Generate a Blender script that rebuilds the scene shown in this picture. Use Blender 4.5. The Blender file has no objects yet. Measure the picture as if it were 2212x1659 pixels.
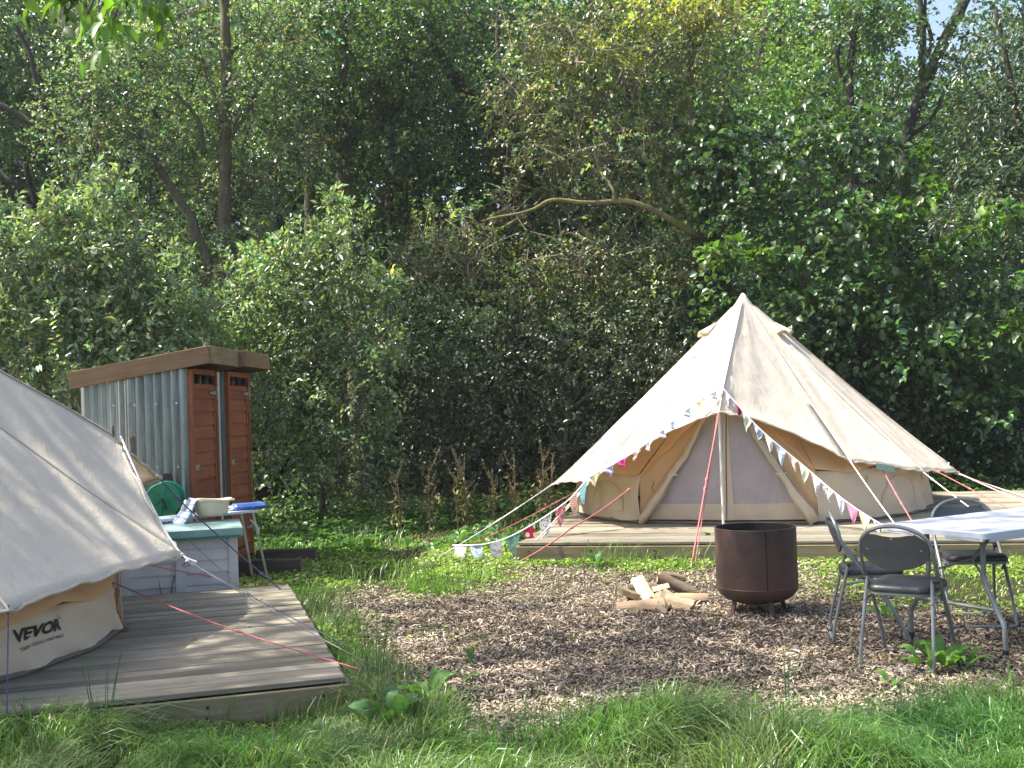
import bpy, bmesh, math, random
import numpy as np
from mathutils import Vector, Matrix, Euler, noise

rng = np.random.default_rng(7)
random.seed(7)
SC = bpy.context.scene
COL = SC.collection
R = math.radians

# ------------------------------------------------------------------ camera
CAM_H, FPX, PITCH, ROLL = 1.55, 2400.0, 1.2, -2.0
CAM_R = Matrix.Rotation(R(90 + PITCH), 3, 'X') @ Matrix.Rotation(R(ROLL), 3, 'Z')
cam_data = bpy.data.cameras.new('camera')
cam_data.sensor_width = 36.0
cam_data.lens = FPX / 2212.0 * 36.0
cam_data.clip_start = 0.05
cam_data.clip_end = 2000.0
cam = bpy.data.objects.new('camera', cam_data)
cam.matrix_world = Matrix.Translation((0, 0, CAM_H)) @ CAM_R.to_4x4()
COL.objects.link(cam)
SC.camera = cam

# ------------------------------------------------------------------ sky, sun, exposure
SUN = Vector((-0.60, 0.06, 0.80)).normalized()
world = bpy.data.worlds.new('World')
SC.world = world
world.use_nodes = True
wn = world.node_tree
for n in list(wn.nodes):
    wn.nodes.remove(n)
w_out = wn.nodes.new('ShaderNodeOutputWorld')
w_bg = wn.nodes.new('ShaderNodeBackground')
w_sky = wn.nodes.new('ShaderNodeTexSky')
w_sky.sky_type = 'NISHITA'
w_sky.sun_disc = False
w_sky.sun_elevation = math.asin(SUN.z)
w_sky.sun_rotation = math.atan2(SUN.x, SUN.y)
w_sky.air_density = 1.0
w_sky.dust_density = 4.0
w_bg.inputs['Strength'].default_value = 0.125
wn.links.new(w_sky.outputs['Color'], w_bg.inputs['Color'])
wn.links.new(w_bg.outputs['Background'], w_out.inputs['Surface'])

sun_data = bpy.data.lights.new('sun', 'SUN')
sun_data.energy = 4.9
sun_data.angle = R(0.53)
sun_data.color = (1.0, 0.94, 0.84)
sun = bpy.data.objects.new('sun', sun_data)
sun.rotation_euler = SUN.to_track_quat('Z', 'Y').to_euler()
sun.location = SUN * 60
COL.objects.link(sun)

SC.view_settings.view_transform = 'Standard'
SC.view_settings.look = 'None'
SC.view_settings.exposure = 1.46
SC.view_settings.gamma = 1.0
SC.view_settings.use_curve_mapping = False
SC.render.engine = 'CYCLES'
SC.cycles.max_bounces = 7
SC.cycles.diffuse_bounces = 4
SC.cycles.glossy_bounces = 3
SC.cycles.transmission_bounces = 5
SC.cycles.transparent_max_bounces = 8
SC.cycles.use_denoising = True


# ------------------------------------------------------------------ measuring: a sight line met at a distance or at a height
def W(u, v, Y):
    d = CAM_R @ Vector(((u - 1106.0) / FPX, -(v - 829.5) / FPX, -1.0))
    return Vector((0, 0, CAM_H)) + d * (Y / d.y)


def G(u, v, z=0.0):
    d = CAM_R @ Vector(((u - 1106.0) / FPX, -(v - 829.5) / FPX, -1.0))
    return Vector((0, 0, CAM_H)) + d * ((z - CAM_H) / d.z)


# ------------------------------------------------------------------ materials
MATS = {}


class NT:
    def __init__(self, name):
        self.m = bpy.data.materials.new(name)
        self.m.use_nodes = True
        self.t = self.m.node_tree
        for n in list(self.t.nodes):
            self.t.nodes.remove(n)
        self.out = self.t.nodes.new('ShaderNodeOutputMaterial')
        MATS[name] = self.m

    def n(self, typ, **kw):
        nd = self.t.nodes.new(typ)
        for k, v in kw.items():
            if k.startswith('i_'):
                key = k[2:].replace('_', ' ')
                nd.inputs[key].default_value = v
            else:
                setattr(nd, k, v)
        return nd

    def l(self, a, b):
        self.t.links.new(a, b)

    def coord(self, kind='Object', scale=(1, 1, 1), rot=(0, 0, 0)):
        tc = self.n('ShaderNodeTexCoord')
        mp = self.n('ShaderNodeMapping')
        mp.inputs['Scale'].default_value = scale
        mp.inputs['Rotation'].default_value = rot
        self.l(tc.outputs[kind], mp.inputs['Vector'])
        return mp.outputs['Vector']

    def noise(self, vec, scale, detail=4.0, rough=0.6):
        nd = self.n('ShaderNodeTexNoise')
        nd.inputs['Scale'].default_value = scale
        nd.inputs['Detail'].default_value = detail
        nd.inputs['Roughness'].default_value = rough
        if vec is not None:
            self.l(vec, nd.inputs['Vector'])
        return nd.outputs['Fac']

    def ramp(self, fac, stops):
        nd = self.n('ShaderNodeValToRGB')
        el = nd.color_ramp.elements
        while len(el) < len(stops):
            el.new(0.5)
        for e, (p, c) in zip(el, stops):
            e.position = p
            e.color = (*c, 1.0) if len(c) == 3 else c
        self.l(fac, nd.inputs['Fac'])
        return nd.outputs['Color']

    def mix(self, fac, a, b, blend='MIX'):
        nd = self.n('ShaderNodeMix', data_type='RGBA', blend_type=blend)
        for s, v in ((0, fac), (6, a), (7, b)):
            if hasattr(v, 'links'):
                self.l(v, nd.inputs[s])
            elif s == 0:
                nd.inputs[0].default_value = v
            else:
                nd.inputs[s].default_value = (*v, 1.0)
        return nd.outputs[2]

    def bump(self, h, strength=0.3, dist=0.01):
        nd = self.n('ShaderNodeBump')
        nd.inputs['Strength'].default_value = strength
        nd.inputs['Distance'].default_value = dist
        self.l(h, nd.inputs['Height'])
        return nd.outputs['Normal']

    def bsdf(self, col, rough=0.6, metal=0.0, normal=None, spec=0.5, transl=0.0, transl_col=None):
        p = self.n('ShaderNodeBsdfPrincipled')
        if hasattr(col, 'links'):
            self.l(col, p.inputs['Base Color'])
        else:
            p.inputs['Base Color'].default_value = (*col, 1.0)
        if hasattr(rough, 'links'):
            self.l(rough, p.inputs['Roughness'])
        else:
            p.inputs['Roughness'].default_value = rough
        p.inputs['Metallic'].default_value = metal
        p.inputs['Specular IOR Level'].default_value = spec
        if normal is not None:
            self.l(normal, p.inputs['Normal'])
        sh = p.outputs['BSDF']
        if transl > 0:
            tr = self.n('ShaderNodeBsdfTranslucent')
            c = transl_col if transl_col is not None else col
            if hasattr(c, 'links'):
                self.l(c, tr.inputs['Color'])
            else:
                tr.inputs['Color'].default_value = (*c, 1.0)
            mx = self.n('ShaderNodeMixShader')
            mx.inputs[0].default_value = transl
            self.l(sh, mx.inputs[1])
            self.l(tr.outputs['BSDF'], mx.inputs[2])
            sh = mx.outputs['Shader']
        self.l(sh, self.out.inputs['Surface'])
        return self.m


def mat_plain(name, col, rough=0.6, metal=0.0, var=0.15, scale=8.0, spec=0.5, bump=0.0, transl=0.0):
    t = NT(name)
    v = t.coord('Object')
    f = t.noise(v, scale, 5.0, 0.65)
    d = tuple(c * (1 - var) for c in col)
    b = tuple(min(1, c * (1 + var)) for c in col)
    c = t.ramp(f, [(0.3, d), (0.7, b)])
    nm = t.bump(t.noise(v, scale * 6, 3.0), bump, 0.01) if bump else None
    return t.bsdf(c, rough, metal, nm, spec, transl)


def mat_leaf(name, rough=0.42, transl=0.32, spec=0.5):
    t = NT(name)
    a = t.n('ShaderNodeAttribute', attribute_name='col')
    c = a.outputs['Color']
    tc = t.mix(1.0, c, (1.35, 1.75, 0.65), 'MULTIPLY')
    return t.bsdf(c, rough, 0.0, None, spec, transl, tc)


def mat_attr(name, rough=0.8, spec=0.3):
    t = NT(name)
    a = t.n('ShaderNodeAttribute', attribute_name='col')
    return t.bsdf(a.outputs['Color'], rough, 0.0, None, spec)


def mat_canvas(name, col, transl, dirt=(0.42, 0.36, 0.27), tcol=None):
    t = NT(name)
    v = t.coord('Object')
    big = t.noise(v, 1.3, 5.0, 0.6)
    fine = t.noise(v, 90.0, 2.0, 0.5)
    c = t.ramp(big, [(0.3, tuple(x * 0.90 for x in col)), (0.7, col)])
    spots = t.noise(v, 6.0, 6.0, 0.75)
    sp = t.ramp(spots, [(0.52, (0, 0, 0)), (0.80, (0.24, 0.24, 0.24))])
    c = t.mix(sp, c, dirt)
    wr = t.noise(t.coord('Object', (1.0, 1.0, 0.35)), 5.0, 5.0, 0.55)
    h = t.mix(0.85, fine, wr)
    return t.bsdf(c, 0.85, 0.0, t.bump(h, 0.75, 0.035), 0.2, transl, tcol if tcol else c)


def mat_wood(name, dark, light, scale=(1.2, 22, 22), rough=0.8, var=0.35, moss=None, bump=0.5):
    """grain runs along local X; every board gets its own tone from the object's random number"""
    t = NT(name)
    oi = t.n('ShaderNodeObjectInfo')
    tc = t.n('ShaderNodeTexCoord')
    add = t.n('ShaderNodeVectorMath', operation='ADD')
    sc = t.n('ShaderNodeVectorMath', operation='SCALE')
    cmb = t.n('ShaderNodeCombineXYZ')
    for k in range(3):
        t.l(oi.outputs['Random'], cmb.inputs[k])
    t.l(cmb.outputs[0], sc.inputs[0])
    sc.inputs['Scale'].default_value = 37.0
    t.l(tc.outputs['Object'], add.inputs[0])
    t.l(sc.outputs[0], add.inputs[1])
    mp = t.n('ShaderNodeMapping')
    mp.inputs['Scale'].default_value = scale
    t.l(add.outputs[0], mp.inputs['Vector'])
    g = t.noise(mp.outputs['Vector'], 1.6, 7.0, 0.7)
    c = t.ramp(g, [(0.25, dark), (0.75, light)])
    blot = t.noise(add.outputs[0], 2.2, 4.0, 0.6)
    c = t.mix(t.ramp(blot, [(0.35, (0, 0, 0)), (0.75, (0.5, 0.5, 0.5))]), c, tuple(x * 0.55 for x in dark))
    if moss:
        c = t.mix(t.ramp(t.noise(add.outputs[0], 3.5, 6.0, 0.7), [(0.48, (0, 0, 0)), (0.72, (0.75, 0.75, 0.75))]), c, moss)
    hv = t.n('ShaderNodeHueSaturation')
    mr = t.n('ShaderNodeMapRange')
    mr.inputs['To Min'].default_value = 1 - var
    mr.inputs['To Max'].default_value = 1 + var
    t.l(oi.outputs['Random'], mr.inputs['Value'])
    t.l(mr.outputs[0], hv.inputs['Value'])
    t.l(c, hv.inputs['Color'])
    return t.bsdf(hv.outputs['Color'], rough, 0.0, t.bump(g, bump, 0.004), 0.3)


mat_leaf('leaf', 0.38, 0.36, 0.7)
mat_leaf('leaf_glossy', 0.33, 0.32, 0.8)
mat_leaf('grass_blade', 0.36, 0.34, 0.6)
mat_attr('chip', 0.85, 0.25)
mat_attr('dry_stalk', 0.85, 0.2)
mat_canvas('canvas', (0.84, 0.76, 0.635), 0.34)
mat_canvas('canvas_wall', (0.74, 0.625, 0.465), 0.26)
mat_canvas('canvas_inner', (0.86, 0.62, 0.36), 0.40, tcol=(0.95, 0.64, 0.32))  # orange base colour stands in for light filtering through the fly
mat_canvas('canvas_seam', (0.66, 0.58, 0.475), 0.15)
mat_plain('groundsheet', (0.13, 0.11, 0.09), 0.7, 0, 0.2, 6)
mat_wood('deck_board', (0.115, 0.102, 0.076), (0.40, 0.360, 0.275), scale=(0.9, 30, 30), moss=(0.17, 0.155, 0.09), bump=0.8)
mat_wood('deck_fascia', (0.15, 0.12, 0.075), (0.31, 0.26, 0.16), moss=(0.13, 0.145, 0.06), var=0.12)
mat_wood('plank_dark', (0.06, 0.045, 0.032), (0.16, 0.12, 0.085))
mat_wood('door_red', (0.165, 0.052, 0.024), (0.31, 0.105, 0.048), var=0.12, bump=0.3)
mat_wood('fascia_brown', (0.14, 0.085, 0.048), (0.26, 0.17, 0.10), var=0.1, moss=(0.15, 0.12, 0.06))
mat_wood('fascia_moss', (0.15, 0.10, 0.055), (0.27, 0.21, 0.11), var=0.1, moss=(0.20, 0.21, 0.09))
mat_wood('box_grey', (0.50, 0.485, 0.465), (0.68, 0.665, 0.64), var=0.06, bump=0.2)
mat_wood('log_bark', (0.10, 0.075, 0.05), (0.26, 0.20, 0.135), var=0.15, bump=0.9)
mat_wood('log_split', (0.32, 0.225, 0.135), (0.60, 0.45, 0.295), var=0.2, bump=0.6)
mat_plain('lid_green', (0.24, 0.36, 0.335), 0.45, 0, 0.22, 5)
mat_plain('white_plastic', (0.50, 0.54, 0.60), 0.38, 0, 0.05, 5)
mat_plain('frame_grey', (0.20, 0.215, 0.225), 0.38, 0.35, 0.12, 20)
mat_plain('chair_panel', (0.075, 0.08, 0.088), 0.45, 0, 0.12, 14)
mat_plain('chair_pad', (0.022, 0.024, 0.027), 0.40, 0, 0.2, 10, 0.5, 0.15)
mat_plain('black_rubber', (0.015, 0.015, 0.015), 0.6)
mat_plain('rope_white', (0.72, 0.70, 0.62), 0.8, 0, 0.15, 60)
mat_plain('rope_red', (0.44, 0.13, 0.125), 0.75, 0, 0.25, 60)
mat_plain('rope_purple', (0.10, 0.07, 0.16), 0.75, 0, 0.3, 60)
mat_plain('rope_grey', (0.22, 0.20, 0.22), 0.75, 0, 0.3, 60)
mat_plain('pole_white', (0.70, 0.69, 0.64), 0.4, 0.1, 0.05, 8)
mat_plain('ink', (0.012, 0.012, 0.014), 0.7)
mat_plain('hose_green', (0.012, 0.20, 0.105), 0.35, 0, 0.1, 8)
mat_plain('hose_pipe', (0.40, 0.40, 0.36), 0.45, 0, 0.1, 8)
mat_plain('bowl_cream', (0.66, 0.56, 0.42), 0.45, 0, 0.05, 8)
mat_plain('blue_plastic', (0.07, 0.15, 0.44), 0.4, 0, 0.1, 8)
mat_plain('cloth_white', (0.74, 0.74, 0.76), 0.9, 0, 0.08, 12)
mat_plain('tin', (0.45, 0.46, 0.46), 0.4, 0.8, 0.1, 30)
mat_plain('clear_plastic', (0.42, 0.46, 0.47), 0.15, 0, 0.2, 10, 0.6)
mat_plain('post_wood', (0.10, 0.085, 0.07), 0.85, 0, 0.3, 12)
mat_plain('dark_inside', (0.01, 0.011, 0.01), 0.9)
mat_plain('stone_pale', (0.45, 0.43, 0.40), 0.8, 0, 0.2, 20)


def mat_mesh_door():
    t = NT('door_mesh')
    v = t.coord('Object')
    c = t.ramp(t.noise(v, 2.5, 4, 0.6), [(0.3, (0.44, 0.385, 0.40)), (0.7, (0.54, 0.48, 0.49))])
    wr = t.noise(t.coord('Object', (1.6, 1, 0.8), (0, 0.6, 0)), 4.0, 3.0, 0.5)
    return t.bsdf(c, 0.75, 0, t.bump(wr, 0.8, 0.06), 0.3, 0.25, c)


mat_mesh_door()


def mat_rust():
    t = NT('rusty_steel')
    v = t.coord('Object')
    a = t.noise(v, 3.0, 7, 0.7)
    b = t.noise(t.coord('Object', (1, 1, 0.25)), 9.0, 5, 0.7)
    c = t.ramp(a, [(0.3, (0.042, 0.029, 0.027)), (0.55, (0.072, 0.047, 0.041)), (0.8, (0.14, 0.075, 0.052))])
    soot = t.noise(t.coord('Object', (1, 1, 0.6)), 1.6, 5, 0.65)
    c = t.mix(t.ramp(soot, [(0.42, (0, 0, 0)), (0.62, (0.75, 0.75, 0.75))]), c, (0.125, 0.072, 0.050))
    c = t.mix(t.ramp(b, [(0.55, (0, 0, 0)), (0.85, (0.6, 0.6, 0.6))]), c, (0.11, 0.06, 0.042))
    return t.bsdf(c, t.ramp(a, [(0.3, (0.5, 0.5, 0.5)), (0.8, (0.8, 0.8, 0.8))]), 0.25, t.bump(t.noise(v, 60, 4), 0.25, 0.004), 0.4)


mat_rust()


def mat_corrugated():
    t = NT('corrugated_steel')
    v = t.coord('Object')
    a = t.noise(t.coord('Object', (3, 3, 0.6)), 3.0, 6, 0.7)
    b = t.noise(v, 40.0, 4, 0.7)
    c = t.ramp(a, [(0.3, (0.27, 0.31, 0.315)), (0.7, (0.46, 0.505, 0.515))])
    c = t.mix(t.ramp(b, [(0.6, (0, 0, 0)), (0.9, (0.4, 0.4, 0.4))]), c, (0.2, 0.22, 0.22))
    return t.bsdf(c, 0.30, 0.88, None, 0.5)


mat_corrugated()


def mat_bark(name, dark, light, moss=None):
    t = NT(name)
    v = t.coord('Object', (1, 1, 0.22))
    a = t.noise(v, 16.0, 8, 0.75)
    c = t.ramp(a, [(0.3, dark), (0.72, light)])
    if moss:
        m = t.noise(t.coord('Object'), 3.0, 6, 0.7)
        c = t.mix(t.ramp(m, [(0.42, (0, 0, 0)), (0.62, (0.85, 0.85, 0.85))]), c, moss)
    return t.bsdf(c, 0.9, 0, t.bump(a, 0.9, 0.03), 0.2)


mat_bark('bark_dark', (0.022, 0.02, 0.017), (0.075, 0.066, 0.055))
mat_bark('bark_brown', (0.055, 0.045, 0.036), (0.20, 0.165, 0.13), (0.10, 0.11, 0.05))
mat_bark('bark_mossy', (0.08, 0.065, 0.04), (0.22, 0.19, 0.11), (0.26, 0.255, 0.07))
mat_bark('twig_pale', (0.16, 0.135, 0.095), (0.38, 0.33, 0.25))


def mat_ground():
    t = NT('soil')
    v = t.coord('Object')
    at = t.n('ShaderNodeAttribute', attribute_name='chipmask')
    a = t.noise(v, 2.0, 8, 0.7)
    b = t.noise(v, 45.0, 6, 0.8)
    soil = t.ramp(b, [(0.3, (0.035, 0.026, 0.018)), (0.55, (0.10, 0.076, 0.054)), (0.75, (0.24, 0.19, 0.14))])
    green = t.ramp(b, [(0.3, (0.012, 0.020, 0.006)), (0.7, (0.045, 0.065, 0.018))])
    litter = t.ramp(b, [(0.3, (0.02, 0.017, 0.01)), (0.7, (0.07, 0.05, 0.03))])
    gl = t.mix(t.ramp(a, [(0.42, (0, 0, 0)), (0.6, (1, 1, 1))]), green, litter)
    c = t.mix(at.outputs['Fac'], gl, soil)
    return t.bsdf(c, 0.95, 0, t.bump(b, 0.8, 0.03), 0.15)


mat_ground()


# ------------------------------------------------------------------ mesh building
class MB:
    def __init__(self):
        self.v, self.f, self.mi = [], [], []

    def add(self, vs, fs, mi=0):
        o = len(self.v)
        self.v += [tuple(p) for p in vs]
        self.f += [tuple(i + o for i in q) for q in fs]
        self.mi += [mi] * len(fs)
        return self

    def box(self, c, s, rot=None, mi=0, bev=0.0):
        c = Vector(c)
        h = Vector(s) / 2
        if bev <= 0:
            vs = [Vector((x * h.x, y * h.y, z * h.z)) for x in (-1, 1) for y in (-1, 1) for z in (-1, 1)]
            fs = [(0, 1, 3, 2), (4, 6, 7, 5), (0, 4, 5, 1), (2, 3, 7, 6), (0, 2, 6, 4), (1, 5, 7, 3)]
        else:
            b = min(bev, 0.49 * min(s))
            vs, idx = [], {}
            for x in (-1, 1):
                for y in (-1, 1):
                    for z in (-1, 1):
                        for k in range(3):
                            p = [x * (h.x - b), y * (h.y - b), z * (h.z - b)]
                            p[k] = (x, y, z)[k] * h[k]
                            idx[(x, y, z, k)] = len(vs)
                            vs.append(Vector(p))
            fs = []
            for k in range(3):
                a, d = (k + 1) % 3, (k + 2) % 3
                for s_ in (-1, 1):
                    q = []
                    for sa, sd in ((-1, -1), (1, -1), (1, 1), (-1, 1)):
                        t_ = [0, 0, 0]
                        t_[k], t_[a], t_[d] = s_, sa, sd
                        q.append(idx[(*t_, k)])
                    fs.append(tuple(q) if s_ > 0 else tuple(q[::-1]))
            for k in range(3):
                a, d = (k + 1) % 3, (k + 2) % 3
                for sa in (-1, 1):
                    for sd in (-1, 1):
                        q = []
                        for kk, s_ in ((a, -1), (a, 1), (d, 1), (d, -1)):
                            t_ = [0, 0, 0]
                            t_[k], t_[a], t_[d] = s_, sa, sd
                            q.append(idx[(*t_, kk)])
                        fs.append(tuple(q) if sa * sd > 0 else tuple(q[::-1]))
            for x in (-1, 1):
                for y in (-1, 1):
                    for z in (-1, 1):
                        q = [idx[(x, y, z, k)] for k in range(3)]
                        fs.append(tuple(q) if x * y * z > 0 else tuple(q[::-1]))
        if rot is not None:
            vs = [rot @ p for p in vs]
        return self.add([p + c for p in vs], fs, mi)

    def tube(self, pts, rad, n=8, closed=False, caps=True, mi=0, flat=1.0):
        pts = [Vector(p) for p in pts]
        m = len(pts)
        if not hasattr(rad, '__len__'):
            rad = [rad] * m
        prev = None
        rings = []
        for i, p in enumerate(pts):
            a = pts[i - 1] if (i > 0 or closed) else p
            b = pts[(i + 1) % m] if (i < m - 1 or closed) else p
            d = (b - a)
            d = d.normalized() if d.length > 1e-9 else Vector((0, 0, 1))
            if prev is None:
                up = Vector((0, 0, 1)) if abs(d.z) < 0.9 else Vector((1, 0, 0))
                x = d.cross(up).normalized()
            else:
                x = (prev - d * prev.dot(d))
                x = x.normalized() if x.length > 1e-6 else d.orthogonal().normalized()
            prev = x
            y = d.cross(x)
            rings.append([p + (x * math.cos(2 * math.pi * k / n) + y * math.sin(2 * math.pi * k / n) * flat) * rad[i] for k in range(n)])
        vs = [q for r in rings for q in r]
        fs = []
        for i in range(m if closed else m - 1):
            j = (i + 1) % m
            for k in range(n):
                fs.append((i * n + k, i * n + (k + 1) % n, j * n + (k + 1) % n, j * n + k))
        if caps and not closed:
            fs.append(tuple(range(n))[::-1])
            fs.append(tuple((m - 1) * n + k for k in range(n)))
        return self.add(vs, fs, mi)

    def lathe(self, prof, c=(0, 0, 0), n=32, mi=0):
        c = Vector(c)
        vs, fs = [], []
        for r, z in prof:
            for k in range(n):
                a = 2 * math.pi * k / n
                vs.append(c + Vector((r * math.cos(a), r * math.sin(a), z)))
        for i in range(len(prof) - 1):
            for k in range(n):
                fs.append((i * n + k, i * n + (k + 1) % n, (i + 1) * n + (k + 1) % n, (i + 1) * n + k))
        return self.add(vs, fs, mi)

    def prism(self, outline, thick, frame, mi=0):
        """outline: (a, b) pairs; frame: Matrix 4x4 whose x, y hold the outline and z the thickness"""
        n = len(outline)
        vs = [frame @ Vector((a, b, -thick / 2)) for a, b in outline] + [frame @ Vector((a, b, thick / 2)) for a, b in outline]
        fs = [tuple(range(n))[::-1], tuple(range(n, 2 * n))]
        for k in range(n):
            fs.append((k, (k + 1) % n, n + (k + 1) % n, n + k))
        return self.add(vs, fs, mi)

    def grid(self, fn, nu, nv, mi=0):
        vs = [fn(i / nu, j / nv) for i in range(nu + 1) for j in range(nv + 1)]
        fs = [(i * (nv + 1) + j, (i + 1) * (nv + 1) + j, (i + 1) * (nv + 1) + j + 1, i * (nv + 1) + j + 1)
              for i in range(nu) for j in range(nv)]
        return self.add(vs, fs, mi)

    def mesh(self, name, mats, smooth=False, inv=None):
        me = bpy.data.meshes.new(name)
        vs = self.v if inv is None else [tuple(inv @ Vector(p)) for p in self.v]
        me.from_pydata(vs, [], self.f)
        for m in (mats if isinstance(mats, (list, tuple)) else [mats]):
            me.materials.append(MATS[m])
        if any(self.mi):
            me.polygons.foreach_set('material_index', self.mi)
        if smooth:
            me.polygons.foreach_set('use_smooth', [True] * len(me.polygons))
            if smooth != 'all':
                me.set_sharp_from_angle(angle=R(38 if smooth is True else smooth))
        me.update()
        return me


def put(name, me, parent=None, loc=None, rot=None):
    o = bpy.data.objects.new(name, me)
    COL.objects.link(o)
    if parent is not None:
        o.parent = parent
    if loc is not None:
        o.location = loc
    if rot is not None:
        o.rotation_euler = rot
    return o


def tag(o, label=None, cat=None, group=None, kind=None):
    if label:
        o['label'] = label
    if cat:
        o['category'] = cat
    if group:
        o['group'] = group
    if kind:
        o['kind'] = kind
    return o


class Thing:
    """an Empty at the thing's base; parts are given in world space (world=True) or in its own space"""

    def __init__(self, name, loc, label, cat, group=None, rz=0.0, kind=None):
        self.o = bpy.data.objects.new(name, None)
        self.o.empty_display_size = 0.2
        self.o.location = loc
        self.o.rotation_euler = (0, 0, rz)
        COL.objects.link(self.o)
        tag(self.o, label, cat, group, kind)
        self.m = Matrix.Translation(Vector(loc)) @ Matrix.Rotation(rz, 4, 'Z')
        self.inv = self.m.inverted()

    def part(self, name, mb, mat, smooth=False, world=True, sub=None, label=None, kind=None):
        me = mb.mesh(name, mat, smooth, self.inv if world else None)
        o = put(name, me, sub if sub is not None else self.o)
        tag(o, label, kind=kind)
        return o


def copy_tree(o, parent=None):
    c = o.copy()
    COL.objects.link(c)
    c.parent = parent
    for ch in list(o.children):
        copy_tree(ch, c)
    return c


def catmull(pts, per=6):
    pts = [Vector(p) for p in pts]
    out = []
    for i in range(len(pts) - 1):
        p0 = pts[max(i - 1, 0)]
        p1, p2 = pts[i], pts[i + 1]
        p3 = pts[min(i + 2, len(pts) - 1)]
        for k in range(per):
            t = k / per
            out.append(0.5 * ((2 * p1) + (p2 - p0) * t + (2 * p0 - 5 * p1 + 4 * p2 - p3) * t * t + (3 * p1 - p0 - 3 * p2 + p3) * t ** 3))
    out.append(pts[-1])
    return out


def np_mesh(name, verts, loops_per_face, faces, mat, col=None, smooth=False):
    """numpy mesh; faces is (n, loops_per_face)"""
    me = bpy.data.meshes.new(name)
    nv, nf = len(verts), len(faces)
    me.vertices.add(nv)
    me.vertices.foreach_set('co', np.ascontiguousarray(verts, dtype=np.float32).ravel())
    me.loops.add(nf * loops_per_face)
    me.loops.foreach_set('vertex_index', np.ascontiguousarray(faces, dtype=np.int32).ravel())
    me.polygons.add(nf)
    me.polygons.foreach_set('loop_start', np.arange(0, nf * loops_per_face, loops_per_face, dtype=np.int32))
    if smooth:
        me.polygons.foreach_set('use_smooth', np.ones(nf, dtype=bool))
    me.materials.append(MATS[mat])
    if col is not None:
        at = me.attributes.new('col', 'FLOAT_COLOR', 'POINT')
        c4 = np.ones((nv, 4), dtype=np.float32)
        c4[:, :3] = col
        at.data.foreach_set('color', c4.ravel())
    me.update(calc_edges=True)
    me.validate()
    return me


def unit(a):
    return a / np.maximum(np.linalg.norm(a, axis=1, keepdims=True), 1e-9)


def leaf_verts(pos, axis, nrm, ln, wd, col, fold=0.25, six=False):
    """each leaf a folded blade: returns verts, tri faces, colours"""
    axis = unit(axis)
    side = unit(np.cross(axis, nrm))
    up = np.cross(side, axis)
    L = ln[:, None]
    Wd = wd[:, None]
    n = len(pos)
    if not six:
        v = np.stack([pos, pos + axis * L * 0.5 + side * Wd * 0.5 + up * Wd * fold, pos + axis * L - up * L * 0.12,
                      pos + axis * L * 0.5 - side * Wd * 0.5 + up * Wd * fold], 1)
        f = np.array([[0, 1, 2], [0, 2, 3]])
        k = 4
    else:
        v = np.stack([pos, pos + axis * L * 0.28 + side * Wd * 0.46 + up * Wd * fold, pos + axis * L * 0.66 + side * Wd * 0.42 + up * Wd * fold * 0.8 - up * L * 0.04,
                      pos + axis * L - up * L * 0.2,
                      pos + axis * L * 0.66 - side * Wd * 0.42 + up * Wd * fold * 0.8 - up * L * 0.04, pos + axis * L * 0.28 - side * Wd * 0.46 + up * Wd * fold,
                      pos + axis * L * 0.5], 1)
        f = np.array([[0, 1, 6], [1, 2, 6], [2, 3, 6], [3, 4, 6], [4, 5, 6], [5, 0, 6]])
        k = 7
    F = (np.arange(n)[:, None, None] * k + f[None]).reshape(-1, 3)
    C = np.repeat(col, k, axis=0)
    return v.reshape(-1, 3), F, C


def spray(clumps, ln, wd, base_col, col_var=0.3, per_twig=9, twig_len=0.45, droop=0.25, six=False, upn=0.9, hue=0.15, stray=0.0):
    """leaves set along twigs that fill each clump; clump = (centre, radii, number of leaves)"""
    Vs, Fs, Cs = [], [], []
    off = 0
    tw_all = []
    for c, r, n in clumps:
        c = np.array(c)
        r = np.array(r)
        nt = max(1, int(n / per_twig))
        d = unit(rng.normal(size=(nt, 3)))
        rad = rng.random(nt) ** 0.45
        b = c + d * rad[:, None] * r * (1 + stray * rng.normal(size=(nt, 1)))
        td = unit(d * 0.6 + rng.normal(size=(nt, 3)) * 0.6 + np.array([0, 0, 0.18]))
        tl = twig_len * (0.6 + 0.8 * rng.random(nt))
        tw_all.append((b, td, tl))
        s = (np.arange(per_twig)[None] + rng.random((nt, per_twig)) * 0.8) / per_twig
        P = b[:, None] + td[:, None] * (s * tl[:, None])[..., None]
        P[..., 2] -= droop * (s ** 2) * tl[:, None]
        P += rng.normal(size=P.shape) * 0.015
        P = P.reshape(-1, 3)
        T = np.repeat(td, per_twig, 0)
        sd = unit(np.cross(T, rng.normal(size=T.shape)))
        ax = T * (0.45 + 0.3 * rng.random((len(T), 1))) + sd * 0.8 + np.array([0, 0, -droop])
        nm = rng.normal(size=T.shape) * 0.55 + np.array([0, 0, upn]) + np.repeat(d, per_twig, 0) * 0.35
        k = 0.65 + 0.7 * rng.random(len(P))
        tone = math.exp(rng.normal() * 0.28) * np.repeat(np.exp(rng.normal(size=nt) * col_var * 0.6), per_twig) * np.exp(rng.normal(size=len(P)) * col_var * 0.6)
        h = np.repeat(rng.normal(size=nt) * hue * 0.6, per_twig) + rng.normal(size=len(P)) * hue * 0.35
        col = np.array(base_col)[None] * tone[:, None]
        col[:, 0] *= np.clip(1 + h * 1.3, 0.4, 2.2)
        col[:, 2] *= np.clip(1 - h, 0.3, 1.8)
        v, f, cc = leaf_verts(P, ax, nm, ln * k, wd * k, np.clip(col, 0.002, 0.8), six=six)
        Vs.append(v)
        Fs.append(f + off)
        Cs.append(cc)
        off += len(v)
    return np.concatenate(Vs), np.concatenate(Fs), np.concatenate(Cs), tw_all


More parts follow.
